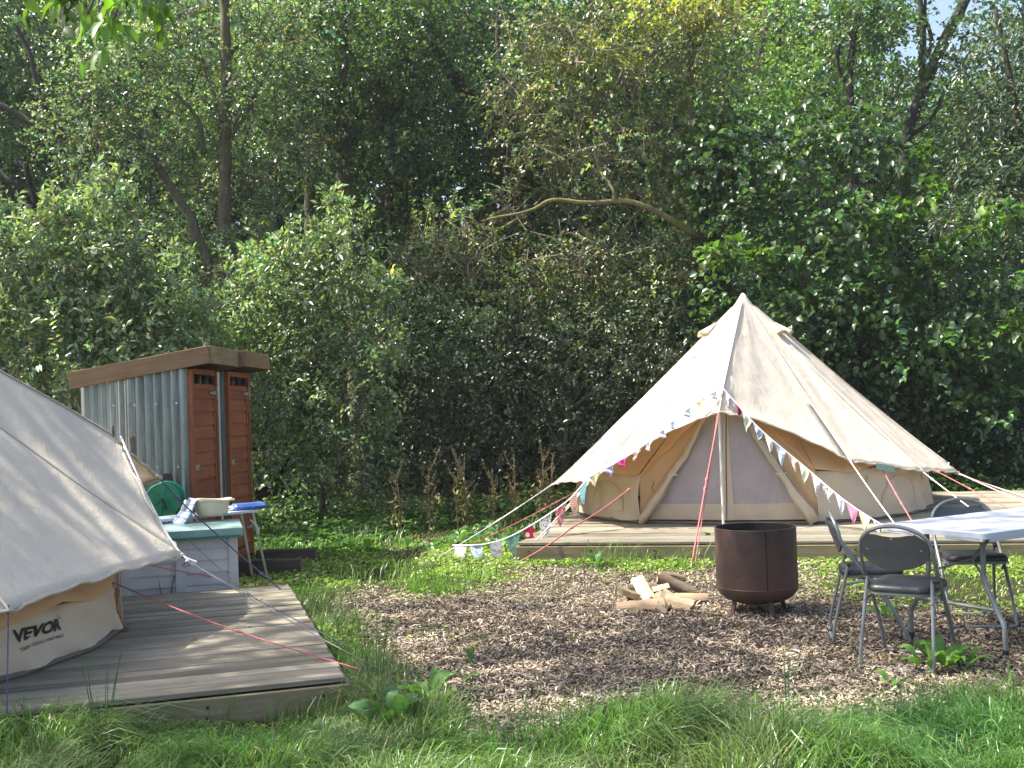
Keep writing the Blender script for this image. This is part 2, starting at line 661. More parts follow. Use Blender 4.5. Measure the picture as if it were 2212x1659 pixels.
def crown_obj(name, parent, sprays, mat='leaf', inv_loc=(0, 0, 0)):
    off = 0
    V, F, C = [], [], []
    for v, f, c in sprays:
        V.append(v)
        F.append(f + off)
        C.append(c)
        off += len(v)
    V = np.concatenate(V) - np.array(inv_loc)
    me = np_mesh(name, V, 3, np.concatenate(F), mat, np.concatenate(C))
    o = put(name, me, parent)
    o['kind'] = 'stuff'
    return o


def in_poly(x, y, poly):
    inside = np.zeros(len(x), dtype=bool)
    n = len(poly)
    for i in range(n):
        x0, y0 = poly[i][:2]
        x1, y1 = poly[(i + 1) % n][:2]
        c = ((y0 > y) != (y1 > y)) & (x < (x1 - x0) * (y - y0) / (y1 - y0 + 1e-12) + x0)
        inside ^= c
    return inside


# ================================================================== THE SETTING: ground
DECK_Z = 0.18
chip_px = [(690, 1296), (800, 1268), (960, 1292), (1080, 1250), (1130, 1222), (1300, 1228), (1480, 1244), (1560, 1215), (1760, 1212), (1790, 1262), (1880, 1305),
           (2212, 1322), (2700, 1330), (2700, 1470), (2212, 1490), (2060, 1540), (1900, 1575), (1700, 1592), (1500, 1575), (1300, 1568), (1180, 1600),
           (1080, 1640), (975, 1612), (900, 1500), (835, 1440), (775, 1385), (715, 1340)]
CHIP = [tuple(G(u, v)[:2]) for u, v in chip_px]
FA = R(16.4)
LD_F = Vector((-0.92, 5.82))                       # near right corner of the near deck
LD_1 = Vector((-math.cos(FA), -math.sin(FA)))      # along its front edge, to the left
LD_2 = Vector((-math.sin(FA), math.cos(FA)))       # away from the camera


def ld(a, b, z=DECK_Z):
    p = LD_F + LD_1 * a + LD_2 * b
    return Vector((p.x, p.y, z))


FB = R(-13)
FD_F = Vector((0.0, 11.25))                        # near left corner of the far deck
FD_1 = Vector((math.cos(FB), math.sin(FB)))
FD_2 = Vector((-math.sin(FB), math.cos(FB)))


def fd(a, b, z=DECK_Z):
    p = FD_F + FD_1 * a + FD_2 * b
    return Vector((p.x, p.y, z))


NEAR_DECK = [tuple(ld(a, b)[:2]) for a, b in ((0, 0), (6, 0), (6, 4.5), (2.1, 4.5), (2.1, 3.42), (0, 3.42))]
FAR_DECK = [tuple(fd(a, b)[:2]) for a, b in ((0, 0), (5.9, 0), (5.9, 5.4), (0, 5.4))]


def ground_z(x, y):
    return 0.018 * noise.noise(Vector((x * 0.9, y * 0.9, 0))) + 0.006 * noise.noise(Vector((x * 5, y * 5, 3)))


def build_ground():
    xs = np.concatenate([[-600, -200, -80, -40, -25], np.arange(-16, 18.01, 0.25), [25, 40, 80, 200, 600]])
    ys = np.concatenate([[-600, -200, -80, -30, -10, -2], np.arange(2, 26.01, 0.25), [32, 45, 80, 200, 600]])
    X, Y = np.meshgrid(xs, ys, indexing='ij')
    Z = np.array([[ground_z(a, b) if abs(a) < 17 and 2 < b < 26 else 0.0 for b in ys] for a in xs])
    v = np.stack([X.ravel(), Y.ravel(), Z.ravel()], 1)
    nx, ny = len(xs), len(ys)
    i, j = np.meshgrid(np.arange(nx - 1), np.arange(ny - 1), indexing='ij')
    q = np.stack([i * ny + j, (i + 1) * ny + j, (i + 1) * ny + j + 1, i * ny + j + 1], -1).reshape(-1, 4)
    me = np_mesh('ground', v, 4, q, 'soil', None, True)
    m = np.zeros(len(v))
    for k in range(10):
        m += in_poly(v[:, 0] + rng.normal(size=len(v)) * 0.12, v[:, 1] + rng.normal(size=len(v)) * 0.12, CHIP)
    at = me.attributes.new('chipmask', 'FLOAT', 'POINT')
    at.data.foreach_set('value', (m / 10).astype(np.float32))
    o = put('ground', me)
    tag(o, 'bare earth and leaf litter under the grass and chips', kind='structure')


build_ground()


# ------------------------------------------------------------------ timber decks
def deck(name, label, P, w, d, rect, rz, bw=0.115, gap=0.010, th=0.028, seed=1):
    rnd = random.Random(seed)
    base = P(0, 0, 0)
    t = Thing(name, base, label, 'deck', rz=rz)
    n = int(d / (bw + gap))
    shared = {}
    fl = 1 if rect == 1 else -1
    for i in range(n):
        y0 = i * (bw + gap) + bw / 2
        a0, a1 = (0.0, w) if not callable(w) else w(y0)
        L = a1 - a0
        key = round(L, 3)
        if key not in shared:
            shared[key] = MB().box((0, 0, 0), (L, bw, th), bev=0.004).mesh('deck_board', 'deck_board')
        o = put('deck_board', shared[key], t.o)
        o.location = (fl * (a0 + L / 2) + rnd.uniform(-0.006, 0.006), y0, DECK_Z - th / 2 + rnd.uniform(-0.0025, 0.0015))
        o.rotation_euler = (rnd.uniform(-0.012, 0.012), rnd.uniform(-0.0012, 0.0012), rnd.uniform(-0.0015, 0.0015))
    return t


near = deck('timber_deck', 'weathered grey timber deck under the near canvas tent', ld, lambda y: (0.0, 6.0) if y < 3.42 else (2.1, 6.0), 4.45, -1, FA, seed=3)
far = deck('timber_deck', 'low timber deck of the far tent, mossy front board', fd, 5.9, 5.4, 1, FB, seed=5)
# local x of the near deck runs along -LD_1, so its front edge spans x = -6 .. 0
for t, x0, x1, d in ((near, -6.0, 0.0, 3.42), (far, 0.0, 5.9, 5.4)):
    mb = MB().box(((x0 + x1) / 2, -0.012, 0.068), (x1 - x0 + 0.04, 0.028, 0.15), bev=0.004)
    t.part('fascia_board', mb, 'deck_fascia', world=False, label='mossy board along the front edge')
    for xe in (x0 - 0.014, x1 + 0.014):
        t.part('fascia_board', MB().box((0, 0, 0), (d - 0.02, 0.026, 0.145), bev=0.004), 'deck_fascia', world=False)
        o = t.o.children[-1]
        o.location = (xe, d / 2 + 0.014, 0.066)
        o.rotation_euler = (0, 0, R(90))
    n = int((x1 - x0) / 0.6)
    for k in range(n + 1):
        xx = x0 + 0.12 + k * (x1 - x0 - 0.24) / n
        for zz in (0.045, 0.10):
            t.part('bolt_head', MB().tube([(xx, -0.034, zz), (xx, -0.025, zz)], 0.009, 6), 'black_rubber', world=False)
    mb = MB()
    for k in range(5):
        mb.box(((x0 + x1) / 2, 0.3 + k * (d - 0.6) / 4, 0.068), (x1 - x0 - 0.08, 0.05, 0.13))
    t.part('joists', mb, 'plank_dark', world=False)


# ================================================================== TENTS
def profile(a, m, e, t):
    """two-leg line apex > knee > eave, rounded at the knee"""
    k = 0.62
    if t < k:
        p = a.lerp(m, t / k)
    else:
        p = m.lerp(e, (t - k) / (1 - k))
    w = max(0.0, 1 - abs(t - k) / 0.18)
    return p.lerp(a.lerp(e, t), 0.25 * w * w)


def smooth_noise(p, s, seed=0):
    return noise.noise(Vector((p.x * s + seed, p.y * s, p.z * s)))


class Tent:
    def __init__(self, name, label, C, apex, eaves, door_ang, wall_r, wall_h, peak, lip, bays, seed, lift=0.13):
        self.lift = lift
        """eaves: (angle from the door, point) sorted through the full turn, door excluded"""
        self.C, self.apex, self.seed = C, apex, seed
        self.t = Thing(name, C, label, 'tent')
        self.door, self.wr, self.wh, self.peak, self.lip = door_ang, wall_r, wall_h, peak, lip
        self.eaves = eaves
        self.build_fly()
        self.build_inner(bays)

    def dirv(self, off):
        a = self.door + R(off)
        return Vector((math.cos(a), math.sin(a), 0))

    def build_fly(self):
        A = self.apex
        prof = [(0.0, self.peak, self.lip)]
        for off, e in self.eaves:
            m = A.lerp(e, 0.66)
            m.z -= 0.05
            prof.append((off, m, e))
        prof.append((360.0, self.peak, self.lip))
        mb = MB()
        seams = []
        n = len(prof) - 1
        for i in range(n):
            _, m0, e0 = prof[i]
            _, m1, e1 = prof[i + 1]
            doorbay = i == 0 or i == n - 1

            def fn(s, t, m0=m0, e0=e0, m1=m1, e1=e1, i=i, doorbay=doorbay):
                p0, p1 = profile(A, m0, e0, t), profile(A, m1, e1, t)
                p = p0.lerp(p1, s)
                q = 4 * s * (1 - s)
                inw = Vector((self.C.x - p.x, self.C.y - p.y, 0))
                inw = inw.normalized() if inw.length > 0.01 else inw
                p += inw * (0.045 * q * t ** 3)
                p.z -= 0.05 * q * t * (1.0 - t) * 1.2 - 0.015 * q * t ** 4
                if doorbay:
                    ss = s if i == 0 else 1 - s
                    p.z += self.lift * (4 * ss * (1 - ss)) * t ** 6
                al = Vector((p.x - A.x, p.y - A.y, 0))
                ang = math.atan2(al.y, al.x)
                w = noise.noise(Vector((ang * 9 + self.seed, t * 2.2, self.seed))) * 0.018 + noise.noise(Vector((ang * 26, t * 3.5, self.seed + 4))) * 0.010
                w *= min(1.0, t * 1.6)
                ed = min(s, 1 - s)
                if t > 0.6:
                    w += 0.016 * math.sin(ed * 62 + i) * math.exp(-(ed / 0.16) ** 2) * (t - 0.6) / 0.4
                w += 0.007 * math.sin(s * 23 + 2.5 * t + i * 2) * t * (0.4 + 0.6 * q)
                if t > 0.97:
                    w += 0.004 * math.sin(ang * 38 + self.seed)
                if al.length > 0.01:
                    al.normalize()
                    p += (al * 0.6 + Vector((0, 0, 0.8))) * w
                return p
            mb.grid(fn, 12, 36)
            seams.append([fn(0.0, 0.06 + 0.94 * k / 40) for k in range(41)])
            edge = [fn(k / 24, 1.0) for k in range(25)]
            mh = MB()
            mh.tube(edge, 0.011, 5)
            self.t.part('hem', mh, 'canvas_seam', True)
        # weld the panels
        me = mb.mesh('fly_sheet', 'canvas', 'all', self.t.inv)
        bm = bmesh.new()
        bm.from_mesh(me)
        bmesh.ops.remove_doubles(bm, verts=bm.verts, dist=0.002)
        bmesh.ops.recalc_face_normals(bm, faces=bm.faces)
        bm.to_mesh(me)
        bm.free()
        self.fly = put('fly_sheet', me, self.t.o)
        sol = self.fly.modifiers.new('thickness', 'SOLIDIFY')
        sol.thickness = 0.003
        for s in seams:
            ms = MB()
            ms.tube([p + Vector((0, 0, 0.004)) for p in s], 0.009, 5, flat=0.6)
            self.t.part('seam', ms, 'canvas_seam', True, sub=self.fly)
        cap = MB()
        cap.lathe([(0.16, -0.17), (0.10, -0.085), (0.055, -0.02), (0.025, 0.03), (0.0, 0.045)], A, 14)
        self.t.part('apex_cap', cap, 'canvas', True)

    def vent(self, off, dist=0.55):
        """small hooded vent on the roof"""
        e = min(self.eaves, key=lambda q: abs(q[0] - off))[1]
        d = (e - self.apex).normalized()
        side = d.cross(Vector((0, 0, 1))).normalized()
        nrm = side.cross(d).normalized()
        b = self.apex + d * dist
        mb = MB()

        def fn(s, t):
            x = (s - 0.5) * 2
            return b + d * (0.24 * t - 0.05) + side * (x * 0.12 * (0.35 + 0.65 * t)) + nrm * (0.006 + 0.062 * t * (1 - x * x) ** 0.7)
        mb.grid(fn, 10, 6)
        o = self.t.part('vent_hood', mb, 'canvas', True)
        md = o.modifiers.new('thickness', 'SOLIDIFY')
        md.thickness = 0.006
        self.t.part('vent_opening', MB().grid(lambda s, t: b + d * 0.17 + side * ((s - 0.5) * 0.21) + nrm * (0.004 + 0.055 * t * (1 - (2 * s - 1) ** 2) ** 0.7), 8, 2), 'canvas_wall')

    def build_inner(self, half):
        C, z0 = self.C, self.C.z
        self.half = half
        top = Vector((self.peak.x, self.peak.y, self.peak.z - 0.10)) + (C - self.peak).normalized() * 0.10
        top.z = self.peak.z - 0.12
        self.door_top = top
        A = self.apex - Vector((0, 0, 0.16))

        def ring(off, r, z):
            d = self.dirv(off)
            return Vector((C.x + d.x * r, C.y + d.y * r, z))
        wt = lambda off: ring(off, self.wr + 0.02, z0 + self.wh + 0.02 * math.sin(off * 0.3))
        self.wt = wt
        mb = MB()
        n = 60
        for k in range(n):
            o0 = half + (360 - 2 * half) * k / n
            o1 = half + (360 - 2 * half) * (k + 1) / n

            def fn(s, t, o0=o0, o1=o1):
                off = o0 + (o1 - o0) * s
                p = A.lerp(wt(off), t)
                p.z -= 0.10 * math.sin(math.pi * t) + 0.012 * math.sin(off * 0.9) * t
                return p
            mb.grid(fn, 1, 14)
        for sgn in (1, -1):
            def fn2(s, t, sgn=sgn):
                p0 = A.lerp(top, t)
                p1 = A.lerp(wt(sgn * half), t)
                p1.z -= 0.10 * math.sin(math.pi * t)
                p = p0.lerp(p1, s)
                p.z -= 0.03 * math.sin(math.pi * s) * t + 0.012 * math.sin(s * 22) * t
                return p
            mb.grid(fn2, 14, 14)
        self.t.part('inner_roof', mb, 'canvas_inner', 'all')
        # wall
        mb = MB()
        o0, o1 = half, 360 - half

        def wall(s, t):
            off = o0 + (o1 - o0) * s
            r = self.wr + 0.05 * (1 - t) + 0.03 * smooth_noise(Vector((off * 0.11, t * 1.1 + off * 0.03, 1)), 1.6, self.seed) \
                + 0.020 * math.sin(off * 0.45 + t * 5) + 0.012 * noise.noise(Vector((off * 0.5, t * 3 + off * 0.1, self.seed)))
            if t > 0.9:
                r -= 0.03 * (t - 0.9) / 0.1
            lift = 0.035 * max(0.0, noise.noise(Vector((off * 0.16, 2.0, self.seed))) + 0.15) * (1 - t)
            return ring(off, r, z0 + 0.03 + lift + (self.wh - 0.03) * t)
        self.wall_fn = wall
        self.wall_range = (o0, o1)
        mb.grid(wall, 220, 12)
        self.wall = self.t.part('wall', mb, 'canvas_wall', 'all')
        mb = MB()
        pts = [ring(o0 + (o1 - o0) * k / 120, self.wr + 0.035 + 0.012 * math.sin(k), z0 + 0.018) for k in range(121)]
        mb.tube(pts, 0.020, 6)
        self.t.part('groundsheet', mb, 'groundsheet', True)
        mb = MB()
        cpt = ring(0, 0, z0 + 0.006)
        nn = 40
        vs = [cpt] + [ring(360 * k / nn, self.wr * 0.98, z0 + 0.006) for k in range(nn)]
        mb.add(vs, [(0, 1 + k, 1 + (k + 1) % nn) for k in range(nn)])
        self.t.part('floor_sheet', mb, 'groundsheet')

    def rope(self, pts, mat, r=0.006, knots=(), sag=0.02):
        out = []
        for a, b in zip(pts[:-1], pts[1:]):
            for k in range(9):
                s = k / 9
                p = a.lerp(b, s)
                p.z -= sag * math.sin(math.pi * s)
                out.append(p)
        out.append(pts[-1])
        r *= 0.8
        mb = MB().tube(out, r, 6)
        o = self.t.part('guy_rope', mb, mat, True)
        for kpos in knots:
            i = min(len(out) - 1, int(kpos * (len(out) - 1)))
            p = out[i]
            d = (out[min(i + 1, len(out) - 1)] - out[max(0, i - 1)]).normalized()
            mk = MB().tube([p - d * 0.03, p - d * 0.012, p + d * 0.012, p + d * 0.03], [r * 1.1, r * 2.0, r * 1.9, r * 1.1], 7)
            self.t.part('knot', mk, mat, True, sub=o)
        return o

    def peg(self, p, to):
        d = (to - p)
        d.z = 0
        d = d.normalized() if d.length > 0 else Vector((0, 1, 0))
        mb = MB().tube([p + d * 0.04 - Vector((0, 0, 0.06)), p - d * 0.01 + Vector((0, 0, 0.035)), p + d * 0.015 + Vector((0, 0, 0.045))], 0.007, 6)
        self.t.part('tent_peg', mb, 'tin', True)


# ---- far tent
CR = Vector((2.95, 14.15, DECK_Z))
door_r = math.atan2(12.08 - 14.15, 2.23 - 2.95)
apex_r = W(1605, 640, 14.15)


def ring_pt(C, ang, r, z):
    return Vector((C.x + r * math.cos(ang), C.y + r * math.sin(ang), z))


def ang_off(C, p, door):
    a = math.degrees(math.atan2(p.y - C.y, p.x - C.x) - door)
    return a % 360


ev = [W(1837, 997, 11.95), W(1992, 1018, 12.45), W(2070, 1022, 13.3)]
ev_l = [W(1193, 1046, 13.3), W(1272, 1040, 12.3)]
eaves = [(ang_off(CR, p, door_r), p) for p in ev + ev_l]
for off in (112, 140, 168, 196, 224, 252):
    eaves.append((off, ring_pt(CR, door_r + R(off), 2.62, 0.64)))
eaves.sort(key=lambda q: q[0])
tent_far = Tent('bell_tent', 'cream canvas bell tent with mesh doors on the far deck', CR, apex_r, eaves, door_r, 2.12, 0.56,
                W(1567, 812, 12.15), W(1553, 889, 11.85), 27, 3.0, 0.06)
for off in (60, 100, 262, 305):
    tent_far.vent(off, 0.58)
T = tent_far


def door_front(T, flaps=True):
    """the A-shaped mesh door between the two ends of the wall"""
    top = T.door_top.copy()
    bl = T.wall_fn(1.0, 0.0)
    br = T.wall_fn(0.0, 0.0)
    if (br - bl).x < 0:
        bl, br = br, bl
    out = T.dirv(0)
    mid = (bl + br) / 2 + out * 0.10
    mid.z = bl.z = br.z = DECK_Z + 0.02
    top = top + out * 0.02

    def face(s, t, lo=0.0, hi=1.0, bulge=0.03):
        """s across 0..1, t up 0..1 : point on the door"""
        base = (bl.lerp(mid, s * 2) if s < 0.5 else mid.lerp(br, (s - 0.5) * 2))
        p = base.lerp(top, t)
        p += out * (bulge * math.sin(math.pi * t) * math.sin(math.pi * s) + 0.012 * noise.noise(Vector((s * 7, t * 5, 2.0))) * (1 - t))
        return p
    T.face, T.bl, T.br, T.mid = face, bl, br, mid
    for a, b in ((0.05, 0.47), (0.55, 0.95)):
        mb = MB().grid(lambda u, v: face(a + (b - a) * u, 0.14 + 0.80 * v), 10, 16)
        T.t.part('mesh_panel', mb, 'door_mesh', 'all', label='lilac grey insect mesh panel')
    for a, b, nm in ((0.0, 0.05, 'door_edge'), (0.95, 1.0, 'door_edge')):
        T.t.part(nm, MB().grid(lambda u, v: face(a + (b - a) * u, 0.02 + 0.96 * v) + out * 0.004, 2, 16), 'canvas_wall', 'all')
    T.t.part('zip_strip', MB().grid(lambda u, v: face(0.47 + 0.035 * u, 0.02 + 0.93 * v) + out * 0.006, 2, 16), 'canvas_wall', 'all')
    T.t.part('zip_strip', MB().grid(lambda u, v: face(0.512 + 0.04 * u, 0.02 + 0.93 * v) + out * 0.008, 2, 16), 'canvas_wall', 'all')
    T.t.part('zip', MB().tube([face(0.509, 0.02 + 0.93 * k / 20) + out * 0.012 for k in range(21)], 0.006, 5), 'post_wood', True)
    T.t.part('door_sill', MB().grid(lambda u, v: face(0.02 + 0.96 * u, 0.02 + 0.12 * v) + out * (0.006 + 0.01 * (1 - v) * math.sin(u * 40)), 30, 3), 'canvas_wall', 'all')
    T.t.part('groundsheet', MB().tube([face(k / 20, 0.0) + out * 0.01 - Vector((0, 0, 0.008)) for k in range(21)], 0.022, 6), 'groundsheet', True)
    # canvas between the A and the ends of the wall
    for off, e in ((T.half, br if T is tent_far else bl), (-T.half, bl if T is tent_far else br)):
        w1 = T.wt(off)
        e = min((bl, br), key=lambda q: (q - w1).length)
        T.t.part('door_gusset', MB().grid(lambda s, v: (top.lerp(e, v)).lerp(top.lerp(w1, v), s) - out * (0.03 + 0.03 * math.sin(math.pi * v) + 0.012 * math.sin(s * 14) * v), 8, 14), 'canvas_inner', 'all')
    if not flaps:
        return
    # rolled-back flaps along both sides of the A
    for s0, e in ((0.03, bl), (0.97, br)):
        sd = (e - mid)
        sd.z = 0
        sd.normalize()
        pts, rad = [], []
        for k in range(15):
            q = k / 14
            p = face(s0, 0.99 - 0.985 * q) + out * (0.05 + 0.03 * math.sin(q * 9)) + sd * (0.03 - 0.06 * math.sin(math.pi * q) * 0.6)
            pts.append(p)
            rad.append(0.020 + 0.062 * q ** 1.3 * (1.0 if abs(q - 0.66) > 0.06 else 0.62))
        mb = MB()
        mb.tube(pts, rad, 12, flat=0.7)
        for i, v in enumerate(mb.v):
            v = Vector(v)
            w = 0.030 * noise.noise(v * 7) + 0.012 * math.sin(i % 12 * 2.1)
            mb.v[i] = tuple(v + sd * w + out * w)
        fl = T.t.part('rolled_flap', mb, 'canvas_wall', 'all')
        i = 9
        ring = [pts[i] + (sd * math.cos(a) + out * 0.7 * math.sin(a)) * (rad[i] + 0.012) for a in [2 * math.pi * k / 16 for k in range(16)]]
        T.t.part('tie', MB().tube(ring, 0.007, 5, closed=True), 'rope_white', True, sub=fl)


door_front(tent_far)
T.t.part('door_pole', MB().tube([W(1563, 1140, 11.95) * 1.0, W(1552.5, 880, 11.9)], 0.014, 8), 'pole_white', True)
T.t.part('centre_pole', MB().tube([CR + Vector((0, 0, 0.01)), apex_r - Vector((0, 0, 0.06))], 0.019, 8), 'pole_white', True)


# arched windows zipped shut in the wall: flap a little proud of the wall, piping round it
def wall_window(T, off, half_deg=9.0):
    o0, o1 = T.wall_range

    def at(du, t, lift):
        p = T.wall_fn((off + du * half_deg - o0) / (o1 - o0), t)
        d = Vector((p.x - T.C.x, p.y - T.C.y, 0)).normalized()
        return p + d * lift
    arch = lambda u: 0.18 + 0.62 * max(0.0, 1 - abs(u) ** 2.6) ** 0.5
    mb = MB().grid(lambda s, t: at(s * 2 - 1, 0.18 + (arch(s * 2 - 1) - 0.18) * t, 0.006), 16, 6)
    w = T.t.part('window_flap', mb, 'canvas_wall', 'all')
    pts = [at(-1, 0.18, 0.012)] + [at(u, arch(u), 0.012) for u in [math.sin(math.pi * (k / 30 - 0.5)) for k in range(31)]] + [at(1, 0.18, 0.012)]
    T.t.part('window_piping', MB().tube(pts, 0.006, 5, closed=True), 'canvas_seam', True, sub=w)


for off in (58, 96, 290, 318):
    wall_window(tent_far, off, 8.5)
# ties dangling on the wall
for off in (44, 74, 84, 338):
    o0, o1 = tent_far.wall_range
    p = tent_far.wall_fn((off - o0) / (o1 - o0), 0.85)
    d = Vector((p.x - CR.x, p.y - CR.y, 0)).normalized() * 0.02
    q = [p + d + Vector((0.015 * math.sin(k * 1.4), 0, -0.022 * k)) for k in range(6)]
    T.t.part('wall_tie', MB().tube(q, 0.004, 5), 'post_wood', True)

# guy ropes: white from the fly, red from the inner tent
E1, E2, R1, R2, R3 = ev_l[1], ev_l[0], ev[0], ev[1], ev[2]
T.rope([E2, G(940, 1208)], 'rope_white', 0.007, (0.35,))
T.rope([E2 + Vector((0.02, 0.05, 0)), G(1010, 1160)], 'rope_white', 0.005, (0.5,))
T.rope([E1, G(1112, 1214)], 'rope_white', 0.008, (0.1, 0.62))
T.rope([E1 + Vector((0.01, 0.02, -0.01)), G(1125, 1208)], 'rope_white', 0.006)
wl = tent_far.wt(333)
T.rope([W(1358, 1058, 11.8), W(1235, 1140, 11.15), G(1118, 1216)], 'rope_red', 0.009, (0.02, 0.55))
T.rope([W(1262, 1052, 12.9), G(985, 1192)], 'rope_red', 0.007, (0.25, 0.4))
T.rope([W(1553, 893, 11.85), W(1523, 1055, 11.2), G(1492, 1230)], 'rope_red', 0.010, (0.5, 0.48), 0.0)
T.rope([W(1550, 893, 11.85), W(1527, 1058, 11.2), G(1500, 1226)], 'rope_red', 0.006, (), 0.0)
T.rope([R1, G(1985, 1200)], 'rope_white', 0.008, (0.1,))
T.rope([R2, G(2205, 1172)], 'rope_white', 0.008, (0.12,))
T.rope([R3, G(2420, 1168)], 'rope_white', 0.007, (0.12, 0.2))
T.rope([R3 + Vector((0.05, 0.4, 0)), G(2440, 1140)], 'rope_white', 0.006)
T.rope([tent_far.wt(50), G(2010, 1190)], 'rope_red', 0.009, (0.42, 0.5))
T.rope([tent_far.wt(78), G(2330, 1170)], 'rope_red', 0.007, (0.2, 0.4))
T.rope([tent_far.wt(100), G(2460, 1160)], 'rope_red', 0.007, (0.1, 0.25))
for u, v in ((940, 1208), (1112, 1214), (985, 1192), (1494, 1229), (1985, 1200), (2205, 1172)):
    T.peg(G(u, v), CR)
T.t.part('care_tag', MB().grid(lambda s, t: W(1893 + 40 * s, 1000 + 7 * s + 13 * t, 12.05), 2, 2), 'lid_green')

# ---- near tent
CL = Vector((-4.78, 6.86, DECK_Z))
door_l = R(30)
apex_l = Vector((-4.78, 6.86, 2.86))
pk = Vector((-2.87, 7.97, 1.46))
lp = pk + Vector((0.02, 0.01, -0.05))
A_l = G(392, 1203, 0.63)
B_l = G(18, 1320, 0.63)
Q_l = W(347, 1036, 8.72)
eaves = [(ang_off(CL, p, door_l), p) for p in (A_l, B_l, Q_l)]
for off in (62, 104, 146, 188, 228, 264):
    eaves.append((off, ring_pt(CL, door_l + R(off), 2.6, 0.66)))
eaves.sort(key=lambda q: q[0])
tent_near = Tent('bell_tent', 'cream canvas tent cut off by the picture edge on the near deck', CL, apex_l, eaves, door_l, 2.17, 0.31, pk, lp, 20, 11.0, 0.03)
T = tent_near
door_front(T, False)
T.t.part('door_pole', MB().tube([Vector((pk.x - 0.05, pk.y - 0.02, DECK_Z)), lp - Vector((0.05, 0.02, 0.03))], 0.014, 8), 'pole_white', True)
T.t.part('pole_tip', MB().tube([pk + Vector((0, 0, -0.02)), pk + Vector((0, 0, 0.06))], [0.010, 0.004], 6), 'black_rubber', True)
T.t.part('centre_pole', MB().tube([CL + Vector((0, 0, 0.01)), apex_l - Vector((0, 0, 0.06))], 0.019, 8), 'pole_white', True)
T.rope([W(243, 1258, 7.2), G(775, 1445, 0.16)], 'rope_red', 0.0055, (0.09, 0.6), 0.03)
T.rope([W(415, 1218, 7.45), G(800, 1420, 0.02)], 'rope_grey', 0.004, (0.02,), 0.01)
T.rope([A_l, G(900, 1488)], 'rope_grey', 0.004, (), 0.02)
T.rope([Q_l, W(415, 1106, 8.72), G(612, 1278, 0.16)], 'rope_purple', 0.007, (0.3, 0.93), 0.01)
T.rope([W(330, 1222, 8.3), G(640, 1262)], 'rope_red', 0.006, (0.12,), 0.03)
T.rope([W(400, 1160, 8.3), G(560, 1300, 0.19)], 'rope_grey', 0.004, (), 0.01)
T.rope([B_l, W(14, 1610, 5.3)], 'rope_purple', 0.0045, (0.04,), 0.0)
T.peg(G(900, 1488), CL)
T.peg(G(640, 1262), CL)
T.t.part('wall_tie', MB().tube(catmull([W(290, 1405, 6.85) + Vector((0, 0, 0.02)), W(300, 1398, 6.8), W(303, 1412, 6.75), W(290, 1432, 6.72), W(275, 1437, 6.7)], 4), 0.006, 5), 'rope_white', True)
T.t.part('wall_tie', MB().tube(catmull([W(292, 1398, 6.85), W(290, 1412, 6.75), W(293, 1425, 6.72)], 4), 0.006, 5), 'rope_white', True)


# lettering printed on the wall
def wall_text(T, body, size, off_c, t_c, shear=0.0, bold=0.0, tilt=0.0, name='lettering', lift=0.005, subdiv=True):
    cu = bpy.data.curves.new('lettering', 'FONT')
    cu.body = body
    cu.size = size
    cu.shear = shear
    cu.offset = bold
    cu.align_x = 'CENTER'
    cu.align_y = 'CENTER'
    o = bpy.data.objects.new('lettering', cu)
    COL.objects.link(o)
    dg = bpy.context.evaluated_depsgraph_get()
    me = bpy.data.meshes.new_from_object(o.evaluated_get(dg))
    bpy.data.objects.remove(o)
    o0, o1 = T.wall_range
    bm = bmesh.new()
    bm.from_mesh(me)
    bmesh.ops.triangulate(bm, faces=bm.faces)
    for _ in range(2):
        long = [e for e in bm.edges if e.calc_length() > size * 0.18]
        if long:
            bmesh.ops.subdivide_edges(bm, edges=long, cuts=2)
            bmesh.ops.triangulate(bm, faces=bm.faces)
    for v in bm.verts:
        x, y = v.co.x * math.cos(tilt) - v.co.y * math.sin(tilt), v.co.x * math.sin(tilt) + v.co.y * math.cos(tilt)
        off = off_c + math.degrees(x / T.wr)
        tt = t_c + y / T.wh
        p = T.wall_fn((off - o0) / (o1 - o0), tt)
        d = Vector((p.x - T.C.x, p.y - T.C.y, 0.0)).normalized()
        v.co = T.t.inv @ (p + d * lift)
    bm.to_mesh(me)
    bm.free()
    me.materials.clear()
    me.materials.append(MATS['ink'])
    return put(name, me, T.wall)


LT = 313.0
wall_text(tent_near, 'VEVOR', 0.098, LT, 0.66, 0.22, 0.0045, 0.04)
wall_text(tent_near, '®', 0.036, LT + 4.9, 0.80, 0.0, 0.0, 0.04)
wall_text(tent_near, 'TOUGH TOOLS, HALF PRICE', 0.025, LT + 0.3, 0.42, 0.12, 0.0004, 0.04)


# ================================================================== BUNTING
def mat_flag(name, a, b=None, kind='plain', scale=30):
    t = NT(name)
    v = t.coord('Object')
    if kind == 'stripe':
        w = t.n('ShaderNodeTexWave', wave_type='BANDS', bands_direction='Z')
        w.inputs['Scale'].default_value = scale
        w.inputs['Distortion'].default_value = 1.0
        t.l(v, w.inputs['Vector'])
        c = t.ramp(w.outputs['Fac'], [(0.45, a), (0.55, b)])
    elif kind == 'dots':
        w = t.n('ShaderNodeTexVoronoi')
        w.inputs['Scale'].default_value = scale
        w.inputs['Randomness'].default_value = 0.3
        t.l(v, w.inputs['Vector'])
        c = t.ramp(w.outputs['Distance'], [(0.34, b), (0.38, a)])
    elif kind == 'print':
        c = t.ramp(t.noise(v, scale, 3, 0.6), [(0.50, a), (0.58, b)])
    else:
        c = t.ramp(t.noise(v, 10, 3, 0.6), [(0.3, a), (0.7, tuple(min(1, x * 1.1) for x in a))])
    t.bsdf(c, 0.85, 0, None, 0.2, 0.3, c)


